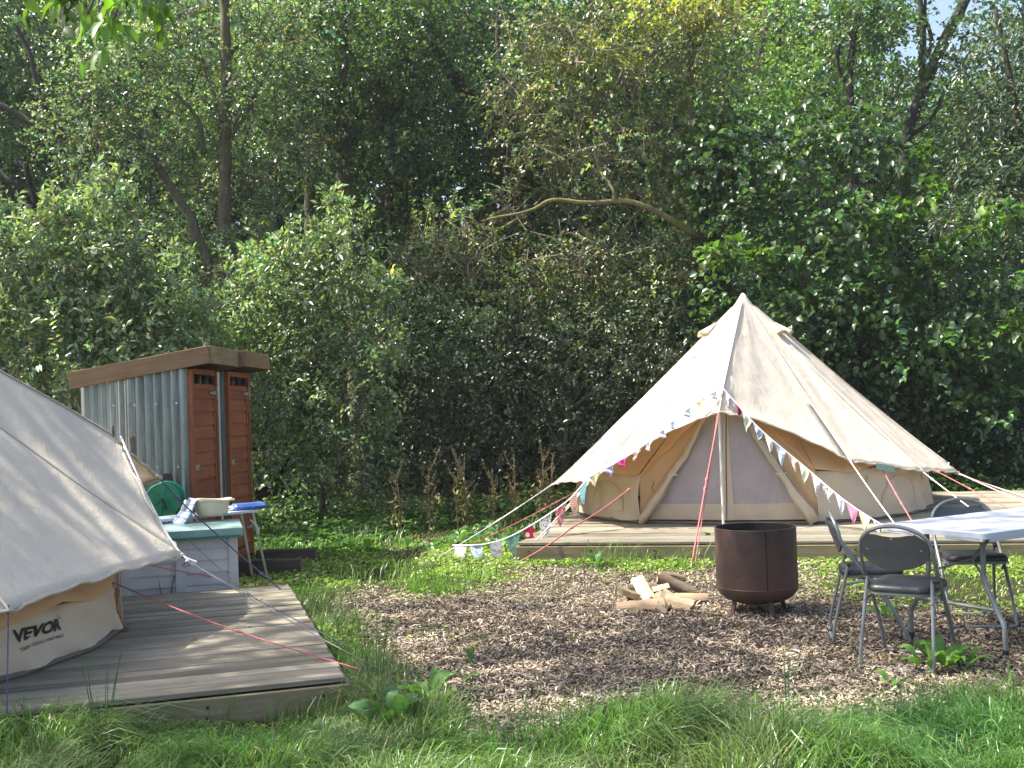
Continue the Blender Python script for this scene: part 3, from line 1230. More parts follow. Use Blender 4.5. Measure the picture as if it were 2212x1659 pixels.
mat_flag('flag_white', (0.78, 0.77, 0.76))
mat_flag('flag_print', (0.74, 0.72, 0.75), (0.42, 0.36, 0.46), 'print', 34)
mat_flag('flag_bluefloral', (0.62, 0.68, 0.78), (0.30, 0.40, 0.60), 'print', 30)
mat_flag('flag_newsprint', (0.76, 0.76, 0.74), (0.12, 0.12, 0.13), 'print', 55)
mat_flag('flag_blue', (0.30, 0.42, 0.68), (0.62, 0.68, 0.80), 'stripe', 14)
mat_flag('flag_turquoise', (0.16, 0.50, 0.58), (0.42, 0.72, 0.78), 'stripe', 16)
mat_flag('flag_redstripe', (0.52, 0.15, 0.14), (0.78, 0.62, 0.55), 'stripe', 16)
mat_flag('flag_redprint', (0.46, 0.10, 0.14), (0.66, 0.42, 0.42), 'print', 40)
mat_flag('flag_polka', (0.50, 0.03, 0.07), (0.80, 0.74, 0.70), 'dots', 13)
mat_flag('flag_pink', (0.80, 0.07, 0.32))
mat_flag('flag_rose', (0.80, 0.25, 0.42))
mat_flag('flag_peach', (0.78, 0.46, 0.40), (0.8, 0.7, 0.66), 'print', 30)
mat_flag('flag_yellow', (0.78, 0.70, 0.38), (0.80, 0.78, 0.62), 'print', 20)
mat_flag('flag_lilac', (0.46, 0.46, 0.76), (0.66, 0.66, 0.82), 'print', 24)
mat_flag('flag_green', (0.60, 0.72, 0.50), (0.78, 0.78, 0.68), 'print', 26)
mat_flag('flag_teal', (0.14, 0.30, 0.24), (0.30, 0.48, 0.40), 'print', 24)
mat_flag('flag_maroon', (0.26, 0.04, 0.10))


def bunting(name, label, pts, flags, fw=0.13, fl=0.17, blunt=0.0, seed=1, group='strings of bunting', lift=Vector((0, 0, 0))):
    rnd = random.Random(seed)
    path = catmull(pts, 10)
    t = Thing(name, pts[0], label, 'bunting', group)
    t.part('cord', MB().tube(path, 0.007, 5), 'cloth_white', True)
    cum = [0.0]
    for a, b in zip(path[:-1], path[1:]):
        cum.append(cum[-1] + (b - a).length)
    total = cum[-1]

    def at(s):
        s = max(0.0, min(total - 1e-4, s))
        for i in range(len(path) - 1):
            if cum[i + 1] >= s:
                return path[i].lerp(path[i + 1], (s - cum[i]) / (cum[i + 1] - cum[i] + 1e-9))
        return path[-1]
    n = len(flags)
    for k, (m, crump) in enumerate(flags):
        s0 = total * (k + 0.5) / n
        w = fw * rnd.uniform(0.9, 1.1)
        a, b = at(s0 - w / 2), at(s0 + w / 2)
        ln = fl * rnd.uniform(0.9, 1.1) * (1 - 0.45 * crump)
        dn = Vector((rnd.uniform(-0.12, 0.12), -0.12 - 0.25 * crump, -1)).normalized()
        side = (b - a).normalized()
        ph = rnd.uniform(0, 6)
        nm = side.cross(dn).normalized()

        def fn(u, v, a=a, b=b, ln=ln, dn=dn, ph=ph, crump=crump, nm=nm):
            wid = (1 - v) * (1 - blunt) + blunt * (1 - v ** 4)
            uu = 0.5 + (u - 0.5) * wid
            p = a.lerp(b, uu) + dn * ln * v
            p += nm * ((0.010 + 0.035 * crump) * math.sin(u * 6 + v * 5 + ph) * v ** 0.6)
            p += (b - a) * (crump * 0.35 * math.sin(v * 4 + ph) * v)
            return p
        o = t.part('flag', MB().grid(fn, 6, 7), m, 'all')
    return t


bpk = W(1557, 838, 11.98)
e1b = E1 + Vector((-0.02, -0.08, 0.04))
bunting('bunting', 'bunting along the left roof edge of the far tent', [bpk, W(1480, 888, 11.95), W(1380, 970, 12.1), e1b],
        [('flag_print', 0.8), ('flag_yellow', 0.7), ('flag_bluefloral', 0.7), ('flag_blue', 0.8), ('flag_print', 0.8), ('flag_white', 0.9), ('flag_peach', 0.9), ('flag_pink', 0.8), ('flag_lilac', 0.8), ('flag_yellow', 0.5)],
        0.13, 0.17, seed=4)
bunting('bunting', 'bunting sagging from the left tent corner down to the grass', [e1b, W(1222, 1085, 11.9), W(1120, 1150, 11.6), W(1050, 1175, 11.4), G(978, 1205) + Vector((0, 0, 0.13))],
        [('flag_turquoise', 0.0), ('flag_redstripe', 0.0), ('flag_redprint', 0.0), ('flag_newsprint', 0.0), ('flag_polka', 0.0), ('flag_teal', 0.0), ('flag_print', 0.0), ('flag_bluefloral', 0.0), ('flag_print', 0.0)],
        0.17, 0.21, 0.62, seed=6)
bunting('bunting', 'bunting hanging from the tent peak down towards the white table', [bpk + Vector((0.02, 0, 0)), W(1640, 925, 11.8), W(1740, 1010, 11.6), W(1830, 1085, 11.3), W(1925, 1145, 11.0), G(2010, 1196) + Vector((0, 0, 0.05))],
        [('flag_print', 0.7), ('flag_maroon', 0.7), ('flag_green', 0.3), ('flag_bluefloral', 0.4), ('flag_white', 0.3), ('flag_bluefloral', 0.1), ('flag_peach', 0.5), ('flag_green', 0.1), ('flag_print', 0.2), ('flag_newsprint', 0.3),
         ('flag_bluefloral', 0.1), ('flag_rose', 0.0), ('flag_yellow', 0.1), ('flag_newsprint', 0.1), ('flag_white', 0.1), ('flag_peach', 0.4), ('flag_bluefloral', 0.5)], 0.15, 0.21, 0.10, seed=9)
lpk = lp + Vector((0.03, 0.0, 0.03))
bunting('bunting', 'crumpled bunting along the awning edge of the near tent', [lpk, W(312, 1060, 7.72), W(362, 1155, 7.5), W(395, 1200, 7.42), W(425, 1214, 7.40)],
        [('flag_green', 0.3), ('flag_bluefloral', 0.6), ('flag_redprint', 0.7), ('flag_print', 0.6), ('flag_bluefloral', 0.5), ('flag_rose', 0.5), ('flag_print', 0.6), ('flag_white', 0.6), ('flag_newsprint', 0.9)],
        0.12, 0.12, seed=14)


# ================================================================== CORRUGATED SHEDS
SH = Vector((-3.07, 10.5, 0.0))
SH_RZ = R(88.5)
sh_m = Matrix.Translation(SH) @ Matrix.Rotation(SH_RZ, 4, 'Z')


def corr(fn, length, z0, z1, per=0.0835, amp=0.026):
    """corrugated sheet: fn(s, out, z) -> point; s runs along, out is the wave"""
    n = int(length / per * 8)
    top = z1 if callable(z1) else (lambda s: z1)
    mb = MB()
    vs, fs = [], []
    for k in range(n + 1):
        s = length * k / n
        w = amp * math.sin(2 * math.pi * s / per)
        vs += [fn(s, w, z0), fn(s, w, top(s))]
    for k in range(n):
        fs.append((2 * k, 2 * k + 2, 2 * k + 3, 2 * k + 1))
    return mb.add(vs, fs)


def shed(x0, label, near_side):
    loc = sh_m @ Vector((x0, 0.0 if near_side else -0.07, 0))
    t = Thing('corrugated_shed', loc, label, 'shed', 'pair of corrugated sheds', SH_RZ)
    D, Wd = 1.0, 0.93
    roofz = lambda y: 2.03 - 0.15 * y
    P = lambda mb, nm, m, sm=False, lab=None, sub=None: t.part(nm, mb, m, sm, world=False, label=lab, sub=sub)
    # walls
    P(corr(lambda s, o, z: Vector((0.0 + o, s, z)), D, 0.12, roofz), 'side_wall', 'corrugated_steel', 50)
    P(corr(lambda s, o, z: Vector((Wd - 0.02 + o, s, z)), D, 0.12, roofz), 'side_wall', 'corrugated_steel', 50)
    P(corr(lambda s, o, z: Vector((s, D + o, z)), Wd - 0.02, 0.12, roofz(D)), 'back_wall', 'corrugated_steel', 50)
    P(corr(lambda s, o, z: Vector((0.845 + s, 0.0 + o, z)), 0.08, 0.12, 2.02), 'front_strip', 'corrugated_steel', 50)
    for k in range(5):
        for zz in (0.5, 1.1, 1.7):
            P(MB().tube([(-0.022, 0.1 + 0.2 * k, zz), (-0.010, 0.1 + 0.2 * k, zz)], 0.011, 7), 'roofing_screw', 'tin', True)
    P(MB().box((Wd / 2, D / 2, 0.09), (Wd - 0.06, D - 0.06, 0.05)), 'floor_board', 'plank_dark')
    # door posts and rail
    for xx in (0.035, 0.815):
        P(MB().box((xx, -0.022, 1.02), (0.058, 0.045, 2.0), bev=0.003), 'door_post', 'door_red')
    P(MB().box((0.425, -0.016, 2.0), (0.72, 0.04, 0.05)), 'door_head', 'door_red')
    P(MB().box((0.425, -0.014, 0.105), (0.72, 0.05, 0.10)), 'door_sill', 'door_red')
    # door with lapped boards
    door = P(MB().box((0.425, 0.006, 1.02), (0.71, 0.02, 1.70)), 'door', 'door_red')
    bm_ = MB()
    n, z0, z1 = 13, 0.165, 1.87
    h = (z1 - z0) / n
    prof = [(-0.006, 0.0), (-0.026, 0.004), (-0.028, 0.02), (-0.019, h * 0.75), (-0.010, h * 1.0), (-0.004, h)]
    vs = [Vector((x, y, z)) for x in (-0.355, 0.355) for y, z in prof]
    k = len(prof)
    fs = [tuple(range(k))[::-1], tuple(range(k, 2 * k))] + [(i, (i + 1) % k, k + (i + 1) % k, k + i) for i in range(k)]
    bme = MB().add(vs, fs).mesh('door_board', 'door_red')
    for i in range(n):
        o = put('door_board', bme, door)
        o.location = (0.425 + random.uniform(-0.003, 0.003), 0, z0 + i * h)
        o.rotation_euler = (0, 0, random.uniform(-0.004, 0.004))
    for xx in (0.085, 0.765):
        P(MB().box((xx, -0.020, 1.02), (0.045, 0.026, 1.70), bev=0.003), 'door_stile', 'door_red', sub=door)
    P(MB().box((0.425, -0.022, 1.855), (0.63, 0.026, 0.055), bev=0.003), 'door_rail', 'door_red', sub=door)
    for zz in (1.80, 0.35):
        hb = MB().prism([(0.0, -0.022), (0.22, -0.007), (0.22, 0.007), (0.0, 0.022)], 0.006, Matrix.Translation((0.80, -0.040, zz)) @ Matrix(((-1, 0, 0, 0), (0, 0, 1, 0), (0, 1, 0, 0), (0, 0, 0, 1))))
        hb.box((0.815, -0.048, zz), (0.03, 0.006, 0.13))
        P(hb, 'hinge', 'tin', sub=door)
    lb = MB().box((0.10, -0.046, 1.08), (0.09, 0.012, 0.05), bev=0.003).tube([(0.06, -0.055, 1.09), (0.15, -0.055, 1.075)], 0.008, 6)
    P(lb, 'latch', 'tin', True, sub=door)
    # roof: sheet with fascia boards
    rb = MB()
    ang = math.atan(0.15)
    y0, y1, xa, xb = -0.22, D + 0.08, -0.05, Wd + 0.03
    pt = lambda y, dz: roofz(y) + dz
    rb.add([(xa, y0, pt(y0, 0.13)), (xb, y0, pt(y0, 0.13)), (xb, y1, pt(y1, 0.13)), (xa, y1, pt(y1, 0.13)),
            (xa, y0, pt(y0, 0.10)), (xb, y0, pt(y0, 0.10)), (xb, y1, pt(y1, 0.10)), (xa, y1, pt(y1, 0.10))],
           [(0, 1, 2, 3), (7, 6, 5, 4), (0, 4, 5, 1), (1, 5, 6, 2), (2, 6, 7, 3), (3, 7, 4, 0)])
    roof = P(rb, 'roof', 'plank_dark')
    P(MB().box((Wd / 2, 0.35, roofz(0.35) + 0.06), (Wd - 0.1, 0.07, 0.07)), 'rafter', 'door_red', sub=roof)
    P(MB().box((Wd / 2, -0.13, roofz(-0.13) + 0.045), (Wd + 0.02, 0.16, 0.02)), 'soffit', 'door_red', sub=roof)

    def fascia(name, pa, pb, hgt, th, mat):
        a, b = Vector(pa), Vector(pb)
        d = b - a
        me = MB().box((0, 0, 0), (d.length, th, hgt), bev=0.004).mesh(name, mat)
        o = put(name, me, roof)
        x = d.normalized()
        z = Vector((0, 0, 1))
        y = z.cross(x).normalized()
        z = x.cross(y)
        o.matrix_local = Matrix.Translation((a + b) / 2) @ Matrix((x, y, z)).transposed().to_4x4()
        return o
    fascia('fascia_board', (xa - 0.014, y1 + 0.02, pt(y1, 0.075)), (xa - 0.014, y0 - 0.02, pt(y0, 0.085)), 0.165, 0.024, 'fascia_brown')
    fascia('fascia_board', (xb + 0.014, y1 + 0.02, pt(y1, 0.075)), (xb + 0.014, y0 - 0.02, pt(y0, 0.085)), 0.165, 0.024, 'fascia_brown')
    f = fascia('fascia_board', (xa + 0.01, y0 - 0.014, pt(y0, 0.085)), (xb - 0.002, y0 - 0.014, pt(y0, 0.085)), 0.165, 0.024, 'fascia_moss' if near_side else 'fascia_brown')
    f['label'] = 'mossy fascia board over the door' if near_side else 'rusty brown fascia board over the door'
    return t


shed(0.0, 'corrugated steel shed with a red-brown door, nearer of the pair', True)
shed(0.975, 'second corrugated shed, behind the nearer one, narrower red-brown door in view', False)

pw = W(286, 945, 9.75)
t = Thing('wooden_post', (pw.x, pw.y, 0), 'thin dark wooden post standing before the corrugated wall', 'post')
t.part('post', MB().tube([(pw.x + 0.03, pw.y, -0.02), (pw.x + 0.012, pw.y, 0.7), (pw.x, pw.y, pw.z)], [0.034, 0.03, 0.028], 7), 'post_wood', True)
t.part('post_cap', MB().tube([(pw.x, pw.y, pw.z - 0.002), (pw.x, pw.y, pw.z + 0.012)], [0.031, 0.018], 7), 'post_wood', True)

# hose reel on the shed wall
hc = W(366, 1078, 10.36)
t = Thing('hose_reel', hc, 'green plastic hose reel hanging on the corrugated wall', 'hose reel')
for dy, r in ((-0.20, 0.155), (-0.06, 0.165)):
    mb = MB()
    mb.tube([(0, dy - 0.008, 0), (0, dy + 0.008, 0)], r, 36)
    mb.tube([(r * math.cos(a), dy, r * math.sin(a)) for a in [2 * math.pi * k / 36 for k in range(36)]], 0.012, 6, closed=True)
    for k in range(6):
        a = math.pi / 3 * k + 0.3
        mb.box((0.085 * math.cos(a), dy - 0.012, 0.085 * math.sin(a)), (0.10, 0.012, 0.02), Matrix.Rotation(-a, 3, 'Y'))
    t.part('reel_disc', mb, 'hose_green', True, world=False)
t.part('reel_core', MB().tube([(0, -0.19, 0), (0, -0.07, 0)], 0.085, 24), 'black_rubber', True, world=False)
coil = []
for k in range(140):
    a = k * 2 * math.pi / 20
    coil.append((0.108 * math.cos(a), -0.18 + 0.105 * abs(((k / 20) % 2) - 1) * 1.0, 0.108 * math.sin(a)))
t.part('hose', MB().tube(coil, 0.011, 6), 'hose_pipe', True, world=False)
t.part('hose_end', MB().tube(catmull([(0.10, -0.12, -0.04), (0.17, -0.14, -0.10), (0.19, -0.16, -0.24), (0.13, -0.18, -0.34), (0.02, -0.2, -0.40)], 6), 0.011, 6), 'hose_pipe', True, world=False)
t.part('crank_handle', MB().tube([(0, -0.21, 0), (0.0, -0.235, 0.02), (0.045, -0.24, -0.07), (0.045, -0.29, -0.07)], 0.010, 6), 'black_rubber', True, world=False)
t.part('wall_bracket', MB().prism([(-0.07, 0.10), (0.07, 0.10), (0.03, 0.24), (-0.03, 0.24)], 0.03, Matrix(((1, 0, 0, 0), (0, 0, 1, -0.03), (0, 1, 0, 0), (0, 0, 0, 1)))).box((0, -0.03, 0.0), (0.08, 0.04, 0.24)), 'black_rubber', world=False)

# ================================================================== STORAGE BOX
B0 = ld(0.385, 3.47, 0.0)
BL, BD = 1.32, 0.55
t = Thing('storage_box', B0, 'pale grey slatted storage box with a green lid behind the near deck', 'storage box', rz=FA)
t.part('carcass', MB().box((-BL / 2, BD / 2, 0.30), (BL - 0.05, BD - 0.05, 0.56)), 'dark_inside', world=False)
sme = {}
nst = 4
xs_ = [-BL + 0.04 + k * (BL - 0.08) / (nst - 1) for k in range(nst)]
for k, xx in enumerate(xs_):
    t.part('stile', MB().box((xx, -0.004, 0.30), (0.075, 0.03, 0.58), bev=0.003), 'box_grey', world=False)
pn = xs_[1] - xs_[0] - 0.075
slat = MB().add([(x, y, z) for x in (-pn / 2, pn / 2) for y, z in ((0.012, 0), (-0.010, 0.0), (-0.012, 0.012), (0.0, 0.098), (0.012, 0.098))],
                [(4, 3, 2, 1, 0), (5, 6, 7, 8, 9)] + [(i, (i + 1) % 5, 5 + (i + 1) % 5, 5 + i) for i in range(5)]).mesh('slat', 'box_grey')
for k in range(nst - 1):
    for i in range(6):
        o = put('slat', slat, t.o, ((xs_[k] + xs_[k + 1]) / 2, 0.0, 0.012 + i * 0.0975))
for i in range(6):
    t.part('side_slat', MB().box((-0.012, BD / 2, 0.06 + i * 0.0975), (0.022, BD - 0.06, 0.090), bev=0.002), 'box_grey', world=False)
lid = t.part('lid', MB().add([(-BL - 0.03, -0.05, 0.585), (0.04, -0.05, 0.585), (0.04, BD + 0.03, 0.60), (-BL - 0.03, BD + 0.03, 0.60),
                              (-BL - 0.03, -0.045, 0.655), (0.04, -0.045, 0.655), (0.04, BD + 0.03, 0.672), (-BL - 0.03, BD + 0.03, 0.672)],
                             [(3, 2, 1, 0), (4, 5, 6, 7), (0, 1, 5, 4), (1, 2, 6, 5), (2, 3, 7, 6), (3, 0, 4, 7)]), 'lid_green', world=False)
t.part('lid_lip', MB().box((-BL / 2, -0.058, 0.592), (BL + 0.05, 0.012, 0.02)), 'hose_green', world=False, sub=lid)

# narrow board on thin legs behind the box
Ba, Bb = W(318, 1143, 9.42), W(551, 1118, 10.15)
Ba.z, Bb.z = 0.70, 0.70
bd = (Bb - Ba)
bd.z = 0
blen = bd.length
t = Thing('ironing_board', (Bb.x, Bb.y, 0.0), 'narrow white board on splayed thin legs beside the storage box', 'ironing board', rz=math.atan2(bd.y, bd.x))
w_ = 0.15
out_ = [(-blen, -w_), (-0.12, -w_), (-0.03, -w_ * 0.7), (0.0, 0.0), (-0.03, w_ * 0.7), (-0.12, w_), (-blen, w_)]
t.part('board', MB().prism(out_, 0.022, Matrix.Translation((0, 0, 0.70))), 'white_plastic', world=False)
for u, v, dx, dy in ((545, 1246, -0.2, -0.10), (577, 1246, -0.06, -0.06)):
    f = t.inv @ G(u, v)
    o = t.part('leg', MB().tube([(dx, dy, 0.69), tuple(f)], 0.011, 7), 'pole_white', True, world=False)
for u, v, dx, dy in ((470, 1240, -0.55, 0.08),):
    f = t.inv @ G(u, v)
    t.part('leg', MB().tube([(dx, dy, 0.69), tuple(f)], 0.011, 7), 'pole_white', True, world=False)
t.part('tie_knot', MB().tube(catmull([(-0.10, -0.08, 0.62), (-0.02, -0.06, 0.55), (-0.03, -0.10, 0.50), (0.0, -0.05, 0.47)], 4), 0.008, 5), 'rope_white', True, world=False)

# washing-up bowl
bc = W(459, 1134, 9.55)
bc.z = 0.713
t = Thing('washing_up_bowl', bc, 'cream plastic washing-up bowl on the white board', 'bowl')
prof = [(0.0, 0.004), (0.115, 0.004), (0.130, 0.02), (0.150, 0.125), (0.166, 0.128), (0.166, 0.140), (0.146, 0.137), (0.124, 0.03), (0.0, 0.014)]
mb = MB().lathe(prof, n=40)
mb.v = [(x * 1.02, y * 0.80, z + (0.006 * math.sin(3 * math.atan2(y, x)) if z > 0.12 else 0)) for x, y, z in mb.v]
t.part('bowl', mb, 'bowl_cream', 30, world=False)
t.part('handle', MB().tube(catmull([(0.165, -0.05, 0.13), (0.185, -0.025, 0.128), (0.185, 0.025, 0.128), (0.165, 0.05, 0.13)], 4), 0.008, 6), 'bowl_cream', True, world=False)
# tea towel over the rim


def mat_towel():
    tt = NT('towel_check')
    tc = tt.n('ShaderNodeTexCoord')
    br = tt.n('ShaderNodeTexBrick')
    br.offset = 0.0
    br.inputs['Scale'].default_value = 1.0
    br.inputs['Brick Width'].default_value = 0.16
    br.inputs['Row Height'].default_value = 0.16
    br.inputs['Mortar Size'].default_value = 0.012
    br.inputs['Color1'].default_value = (0.66, 0.72, 0.80, 1)
    br.inputs['Color2'].default_value = (0.62, 0.69, 0.79, 1)
    br.inputs['Mortar'].default_value = (0.16, 0.24, 0.42, 1)
    tt.l(tc.outputs['UV'], br.inputs['Vector'])
    tt.bsdf(br.outputs['Color'], 0.9, 0, None, 0.2)


mat_towel()


def towel(name, label, P, nu, nv, mat, cat='towel'):
    mb = MB().grid(P, nu, nv)
    c = Vector(P(0.5, 1.0))
    t = Thing(name, c, label, cat)
    o = t.part('cloth', mb, mat, 'all')
    uv = o.data.uv_layers.new(name='UVMap')
    for p in o.data.polygons:
        for li in p.loop_indices:
            vi = o.data.loops[li].vertex_index
            uv.data[li].uv = (vi // (nv + 1) / nu, (vi % (nv + 1)) / nv)
    md = o.modifiers.new('thickness', 'SOLIDIFY')
    md.thickness = 0.004
    t.part('stitched_hem', MB().tube([P(k / nu, 1.0) for k in range(nu + 1)], 0.004, 5), mat, True)
    return t


tp = [bc + Vector((-0.06, -0.02, 0.128)), bc + Vector((-0.15, -0.06, 0.146)), bc + Vector((-0.19, -0.12, 0.05)), bc + Vector((-0.25, -0.20, -0.045))]
cp = catmull(tp, 8)


def towel_fn(u, v):
    i = v * (len(cp) - 1)
    p = cp[int(i)].lerp(cp[min(int(i) + 1, len(cp) - 1)], i - int(i))
    return p + Vector((0.62, -0.55, 0.0)) * ((u - 0.5) * 0.20) + Vector((0, -1, 0.4)) * (0.012 * math.sin(u * 8 + v * 3)) + Vector((0, 0, -0.02 * u * v))


towel('tea_towel', 'blue and white checked tea towel over the bowl rim', towel_fn, 10, 16, 'towel_check')
# folded cloth and blue tray at the end of the board
p1 = W(515, 1124, 9.98)


def cloth_fn(u, v):
    return Vector((p1.x - 0.13 + 0.27 * u, p1.y - 0.09 + 0.10 * u + 0.15 * v, 0.722 + 0.022 * (math.sin(u * 9 + v * 2) * 0.5 + 0.5) + 0.018 * math.sin(math.pi * v)))


towel('dish_cloth', 'crumpled white cloth lying on the end of the board', cloth_fn, 14, 8, 'cloth_white')
p2 = W(538, 1118, 10.06)
t = Thing('blue_cushion', (p2.x, p2.y, 0.712), 'rounded blue pad at the outer end of the white board', 'pad', rz=0.5)
mb = MB()
mb.box((0, 0, 0.028), (0.30, 0.17, 0.056), bev=0.022)
t.part('pad', mb, 'blue_plastic', 60, world=False)
t.part('piping', MB().tube([(0.15 * math.copysign(abs(math.cos(a)) ** 0.4, math.cos(a)), 0.085 * math.copysign(abs(math.sin(a)) ** 0.4, math.sin(a)), 0.03) for a in [2 * math.pi * k / 32 for k in range(32)]], 0.006, 5, closed=True), 'blue_plastic', True, world=False)
# crumpled clear bottle by the bowl
p3 = W(405, 1132, 9.5)
t = Thing('plastic_bottle', (p3.x, p3.y, 0.66), 'crumpled clear plastic bottle beside the checked towel', 'bottle')
mb = MB().lathe([(0.0, 0.0), (0.038, 0.003), (0.042, 0.02), (0.039, 0.05), (0.042, 0.08), (0.038, 0.11), (0.041, 0.14), (0.030, 0.17), (0.014, 0.19), (0.013, 0.205), (0.0, 0.206)], n=16)
mb.v = [(x + 0.008 * math.sin(z * 40), y, z) for x, y, z in mb.v]
t.part('bottle', mb, 'clear_plastic', 45, world=False)
t.part('cap', MB().tube([(0.003, 0, 0.20), (0.003, 0, 0.222)], 0.015, 12), 'black_rubber', True, world=False)

# old timbers lying on the grass beyond the box
for (a, b, hgt, lab) in (((516, 1240), (652, 1237), 0.14, 'dark old timber lying on the grass before another one'), ((556, 1212), (684, 1208), 0.12, 'dark plank on the ground, farther of the two by the sheds')):
    A0, B0_ = G(*a), G(*b)
    d = B0_ - A0
    t = Thing('timber_beam', (A0 + B0_) / 2, lab, 'timber', rz=math.atan2(d.y, d.x))
    t.part('beam', MB().box((0, 0, hgt / 2), (d.length, 0.10, hgt), bev=0.008), 'plank_dark', world=False)
    t.part('end_grain', MB().box((d.length / 2 + 0.001, 0, hgt / 2), (0.004, 0.08, hgt - 0.02)), 'log_bark', world=False)

# ================================================================== FIRE DRUM
dc = G(1638, 1322)
t = Thing('fire_drum', dc, 'rusty steel fire drum with a domed base and short legs', 'fire pit')
Rd = 0.292
prof = []
for k in range(11):
    a = math.pi / 2 * k / 10
    prof.append((max(0.0, Rd * math.sin(a) ** 0.85), 0.065 + 0.13 * (1 - math.cos(a))))
prof += [(Rd, 0.20), (Rd, 0.40), (Rd, 0.615), (Rd - 0.006, 0.618), (Rd - 0.007, 0.40), (Rd - 0.007, 0.21), (Rd * 0.7, 0.11), (0.0, 0.085)]
t.part('shell', MB().lathe(prof, n=64), 'rusty_steel', 35, world=False)
t.part('weld_ring', MB().tube([(Rd * math.cos(a), Rd * math.sin(a), 0.197) for a in [2 * math.pi * k / 48 for k in range(48)]], 0.0045, 5, closed=True), 'rusty_steel', True, world=False)
sa = R(-88)
t.part('weld_seam', MB().tube([((Rd + 0.001) * math.cos(sa), (Rd + 0.001) * math.sin(sa), 0.20 + 0.415 * k / 8) for k in range(9)], 0.004, 5), 'dark_inside', True, world=False)
t.part('rim', MB().tube([((Rd - 0.003) * math.cos(a), (Rd - 0.003) * math.sin(a), 0.618) for a in [2 * math.pi * k / 56 for k in range(56)]], 0.005, 6, closed=True), 'rusty_steel', True, world=False)
ha = R(-128)
t.part('drain_hole', MB().tube([((Rd - 0.004) * math.cos(ha), (Rd - 0.004) * math.sin(ha), 0.30), ((Rd + 0.002) * math.cos(ha), (Rd + 0.002) * math.sin(ha), 0.30)], 0.008, 8), 'dark_inside', True, world=False)
t.part('soot_lining', MB().lathe([(Rd - 0.011, 0.17), (Rd - 0.010, 0.612)], n=48), 'dark_inside', True, world=False)
t.part('ash', MB().lathe([(0.0, 0.15), (0.15, 0.14), (0.255, 0.13)], n=24), 'groundsheet', True, world=False)
for a in (R(-78), R(-152), R(25), R(95)):
    b = Vector((math.cos(a), math.sin(a), 0))
    rot = Matrix.Rotation(a, 3, 'Z') @ Matrix.Rotation(R(-14), 3, 'Y')
    t.part('leg', MB().box(b * 0.225 + Vector((0, 0, 0.055)), (0.012, 0.038, 0.14), rot, bev=0.002), 'rusty_steel', world=False)


# ================================================================== FIREWOOD
def log_piece(label, u, v, z, L, yaw, pitch, kind, r=0.045, roll=0.0, seed=0):
    rnd = random.Random(seed)
    p = G(u, v)
    loc = Vector((p.x, p.y, z))
    t = Thing('firewood_log', loc, label, 'log', 'firewood on the wood chips')
    rot = Matrix.Rotation(R(yaw), 3, 'Z') @ Matrix.Rotation(R(-pitch), 3, 'Y') @ Matrix.Rotation(R(roll), 3, 'X')
    if kind == 'round':
        n = 14
        sec = [(math.cos(2 * math.pi * k / n) * r * rnd.uniform(0.92, 1.06), math.sin(2 * math.pi * k / n) * r * rnd.uniform(0.92, 1.06)) for k in range(n)]
        bark = set(range(n))
    else:
        arc = 5
        span = R(rnd.uniform(80, 125))
        sec = [(0.0, -r * 0.55)] + [(r * 1.25 * math.sin(-span / 2 + span * k / arc), -r * 0.55 + r * 1.35 * math.cos(-span / 2 + span * k / arc) * rnd.uniform(0.95, 1.04)) for k in range(arc + 1)]
        n = len(sec)
        bark = set(range(1, n - 1)) if kind == 'bark' else set()
    nseg = 7
    vs, fs, mi = [], [], []
    for i in range(nseg + 1):
        s = i / nseg
        x = (s - 0.5) * L
        bx, bz = 0.008 * math.sin(s * 3 + seed), 0.010 * math.sin(s * 2.3 + seed * 2)
        tp_ = 1 - 0.18 * s * rnd.uniform(0.6, 1.0)
        for k, (a, b) in enumerate(sec):
            j = rnd.uniform(-0.004, 0.004)
            xe = x + (rnd.uniform(-0.012, 0.012) if i in (0, nseg) else 0)
            vs.append(Vector((xe, a * tp_ + bx + j, b * tp_ + bz + j)))
    body, ends = MB(), MB()
    for i in range(nseg):
        for k in range(n):
            q = (i * n + k, i * n + (k + 1) % n, (i + 1) * n + (k + 1) % n, (i + 1) * n + k)
            body.f.append(q[::-1])
            body.mi.append(1 if k in bark else 0)
    body.v = [tuple(rot @ p_) for p_ in vs]
    body.f.append(tuple(range(n)))
    body.f.append(tuple(nseg * n + k for k in range(n))[::-1])
    body.mi += [0, 0]
    o = t.part('log_body', body, ['log_split', 'log_bark'], 50 if kind == 'round' else 25, world=False)
    # a splinter of loose bark
    e = rot @ Vector((-L * 0.5, 0, r * 0.2))
    e2 = rot @ Vector((-L * 0.5 - 0.012, 0.004, r * 0.35))
    t.part('splinter', MB().tube([e, e2], [0.006, 0.002], 4), 'log_split', world=False)
    # local x axis carries the grain
    return t


